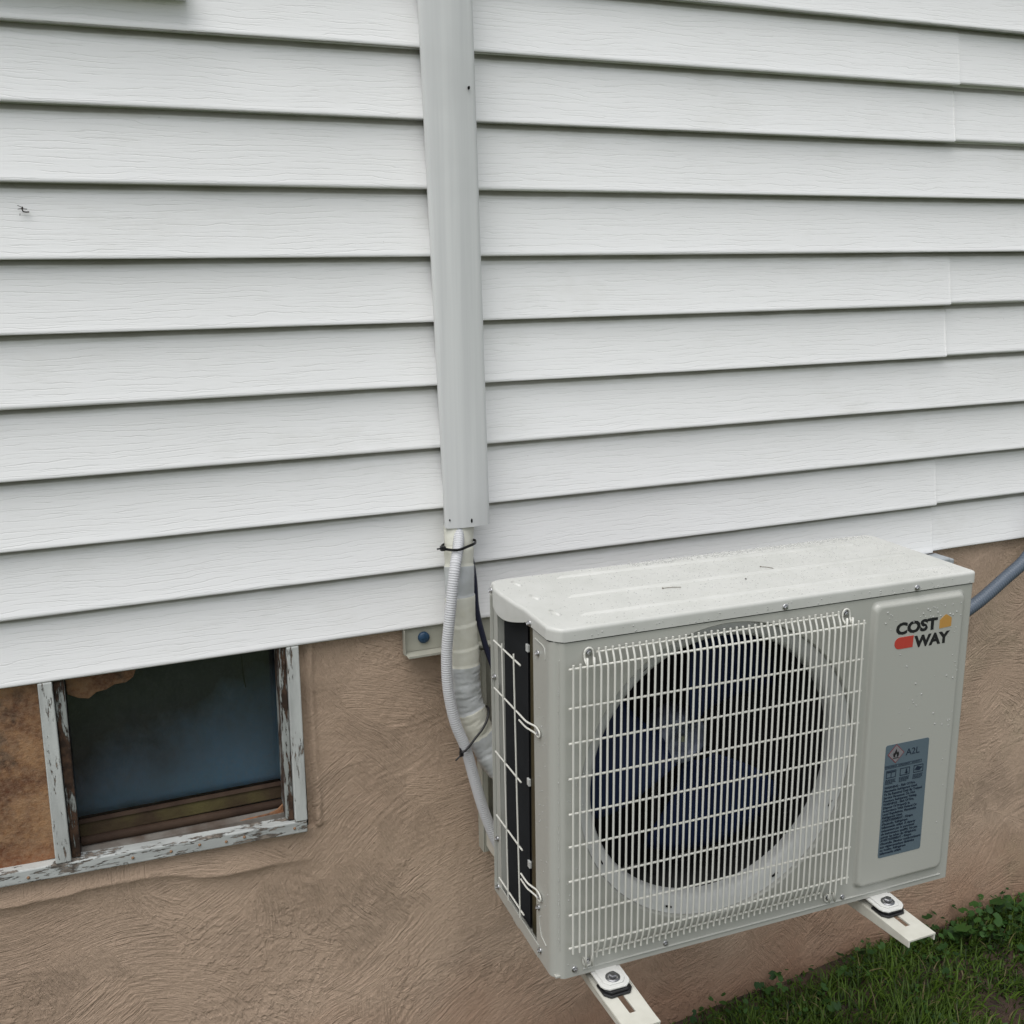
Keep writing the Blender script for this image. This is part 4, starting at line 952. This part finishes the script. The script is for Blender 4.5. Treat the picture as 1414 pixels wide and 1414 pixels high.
def leaf_nodes(n, l, b, tc, c0=(.010, .028, .004), c1=(.115, .200, .020)):
    at = n.new('ShaderNodeAttribute'); at.attribute_name = 'tone'
    c = nmix(n, l, at.outputs['Fac'], c0, c1)
    dry = nrange(n, l, at.outputs['Fac'], .955, .97); c = nmix(n, l, dry, c, (.20, .17, .08))
    l.new(c, b.inputs['Base Color']); b.inputs['Subsurface Weight'].default_value = 0
    tl = n.new('ShaderNodeBsdfTranslucent'); l.new(c, tl.inputs[0]); mx = n.new('ShaderNodeMixShader'); mx.inputs[0].default_value = .28
    l.new(b.outputs[0], mx.inputs[1]); l.new(tl.outputs[0], mx.inputs[2]); l.new(mx.outputs[0], n['Material Output'].inputs[0]); b.inputs['Specular IOR Level'].default_value = .3
M_GRASS = mat('green_grass', (.05, .09, .02), .55, build=leaf_nodes)
M_IVY = mat('green_weed_leaf', (.05, .1, .02), .55, build=lambda n, l, b, t: leaf_nodes(n, l, b, t, (.018, .055, .012), (.055, .130, .026)))
def bare(x, y):
    d = np.exp(-(((x-1.83)/.09)**2+((y+.30)/.085)**2)) + np.exp(-(((x-1.56)/.14)**2+((y+.015)/.045)**2))*.8 + np.exp(-(((x-1.15)/.12)**2+((y+.0)/.04)**2))*.4
    return d
def scatter(n, x0, x1, y0, y1, rng):
    x = rng.uniform(x0, x1, n); y = rng.uniform(y0, y1, n)
    keep = rng.random(n) > np.clip(bare(x, y)*1.25, 0, .97)
    keep &= rng.random(n) < np.clip(3.2*(fbm(x*7+30, y*7+30, 55)-.20), .35, 1)
    return x[keep], y[keep]
def grass(n, x0, x1, y0, y1, seed, lmul=1.0):
    rng = np.random.default_rng(seed); x, y = scatter(n, x0, x1, y0, y1, rng); n = len(x)
    tuft = fbm(x*5+50, y*5+50, 66); L = (.022+.060*rng.random(n)**1.6)*(.40+1.15*tuft)*lmul*np.clip(.55+np.abs(y)*6, 0, 1)*np.where(x < 1.5, .72, 1); w = rng.uniform(.0012, .0030, n)
    az = rng.uniform(0, 2*np.pi, n)*.55 + 2*np.pi*fbm(x*4, y*4, 77)*1.5; lean = rng.uniform(.25, 1.45, n)
    dx, dy = np.cos(az), np.sin(az); px, py = -dy, dx; z = ground_h(x, y)-.004
    K = 4; V = np.zeros((n, K*2+1, 3))
    for k in range(K+1):
        t = k/K; a = lean*t*1.35; hx = L*t*np.sin(a)*.9; hz = L*t*np.cos(a)
        cx, cy, cz = x+dx*hx, y+dy*hx, z+hz; ww = w*(1-t**1.6)
        if k < K: V[:, 2*k] = np.stack([cx-px*ww, cy-py*ww, cz], -1); V[:, 2*k+1] = np.stack([cx+px*ww, cy+py*ww, cz], -1)
        else: V[:, 2*K] = np.stack([cx, cy, cz], -1)
    V[:, :, 1] = np.minimum(V[:, :, 1], .002)
    base = (np.arange(n)*(2*K+1))[:, None]
    tri = []
    for k in range(K-1): tri += [[2*k, 2*k+1, 2*k+3], [2*k, 2*k+3, 2*k+2]]
    tri.append([2*K-2, 2*K-1, 2*K])
    F = (base[:, :, None]+np.array(tri)[None]).reshape(-1, 3)
    tone = np.clip(rng.random(n)*.75+.35*(tuft-.4), 0, .94); tone[rng.random(n) < .035] = 1
    return V.reshape(-1, 3), F, np.repeat(tone, 2*K+1)
def joinup(parts):
    o = 0; Vs = []; Fs = []; Ts = []
    for V, F, T in parts: Vs.append(V); Fs.append(F+o); Ts.append(T); o += len(V)
    return np.vstack(Vs), np.vstack(Fs), np.concatenate(Ts)
def stuff(name, parts, m, **kw):
    V, F, T = joinup(parts); o = raw(name, V, F, m); a = o.data.attributes.new('tone', 'FLOAT', 'POINT'); a.data.foreach_set('value', T.astype(np.float32)); o['kind'] = 'stuff'; return o
go = stuff('grass', [grass(62000, .75, 2.9, -.75, .0, 1), grass(30000, -2, .75, -1.6, .0, 2), grass(30000, .75, 4.5, -2.2, -.75, 3), grass(12000, 2.9, 4.5, -.75, 0, 4)], M_GRASS)
go['label'] = 'green grass growing at the foot of the brown wall'
def round_leaves(n, x0, x1, y0, y1, seed, r0=.006, r1=.017):
    rng = np.random.default_rng(seed); x, y = scatter(n, x0, x1, y0, y1, rng)
    k = (fbm(x*3.3+8, y*3.3+8, 44) > .50) | ((y > -.10) & (x > 1.72)); x, y = x[k], y[k]; n = len(x); r = rng.uniform(r0, r1, n)*(.6+.8*rng.random(n)); m = 12
    tilt = rng.normal(0, .38, (n, 2)); z = ground_h(x, y)+rng.uniform(.012, .060, n); ph = rng.uniform(0, 2*np.pi, n)
    V = np.zeros((n, m+1, 3)); V[:, 0] = np.stack([x, y, z-r*.12], -1)
    for j in range(m):
        a = 2*np.pi*j/m+ph; rj = r*(1+.10*(j % 2))*(0.35 if j == 0 else 1); ex, ey = np.cos(a)*rj, np.sin(a)*rj
        V[:, j+1] = np.stack([x+ex, y+ey, z+ex*tilt[:, 0]+ey*tilt[:, 1]+r*.08*np.sin(3*a)], -1)
    V[:, :, 1] = np.minimum(V[:, :, 1], .002)
    tri = [[0, j+1, (j+1) % m+1] for j in range(m)]; F = ((np.arange(n)*(m+1))[:, None, None]+np.array(tri)[None]).reshape(-1, 3)
    return V.reshape(-1, 3), F, np.repeat(rng.uniform(0, .94, n), m+1)
wo = stuff('ground_ivy', [round_leaves(1500, 1.0, 2.9, -.45, -.002, 21, .003, .009), round_leaves(420, 1.80, 2.9, -.14, -.002, 22, .005, .012), round_leaves(900, -1.5, 1.0, -1.0, 0, 23), round_leaves(1200, 1.0, 4.4, -1.6, -.45, 24)], M_IVY)
wo['label'] = 'round leaved creeping weed among the grass by the wall'
# a few big single leaves and stems near the wall
def big_leaf(x, y, r, tone, label, h=.06):
    q = MB(); m = 16; zg = float(ground_h(np.array([x]), np.array([y]))[0]); V = [(0, 0, h-.002)]
    for ring, rr0 in ((0, .55), (1, 1.0)):
        for j in range(m): a = 2*math.pi*j/m; k = rr0*r*(1+(.07 if j % 2 else -.03)*ring)*(.45 if (j == 0 and ring) else 1); V.append((k*math.cos(a), k*math.sin(a), h+k*(.25*math.cos(a)-.35*math.sin(a))+.10*r*ring*math.sin(4*a)))
    q.add(V, [(0, j+1, (j+1) % m+1) for j in range(m)]+[(1+j, 1+(j+1) % m, 1+m+(j+1) % m, 1+m+j) for j in range(m)], 0, True)
    root = thing('weed', label, 'weed', (x, y, zg), 0)
    o = q.build('leaf', M_IVY, root); a = o.data.attributes.new('tone', 'FLOAT', 'POINT'); a.data.foreach_set('value', [tone]*len(o.data.vertices))
    q = MB(); q.tube([(0, .01, -.005), (.002, .004, h*.5), (0, 0, h-.003)], .0009, 5); o = q.build('stem', M_IVY, root); a = o.data.attributes.new('tone', 'FLOAT', 'POINT'); a.data.foreach_set('value', [tone]*len(o.data.vertices))
big_leaf(1.935, -.085, .021, .80, 'single pale round leaf standing above the weeds right of the right bracket arm')
big_leaf(2.09, -.050, .020, .35, 'dark round leaf close to the wall near the right edge', .07)
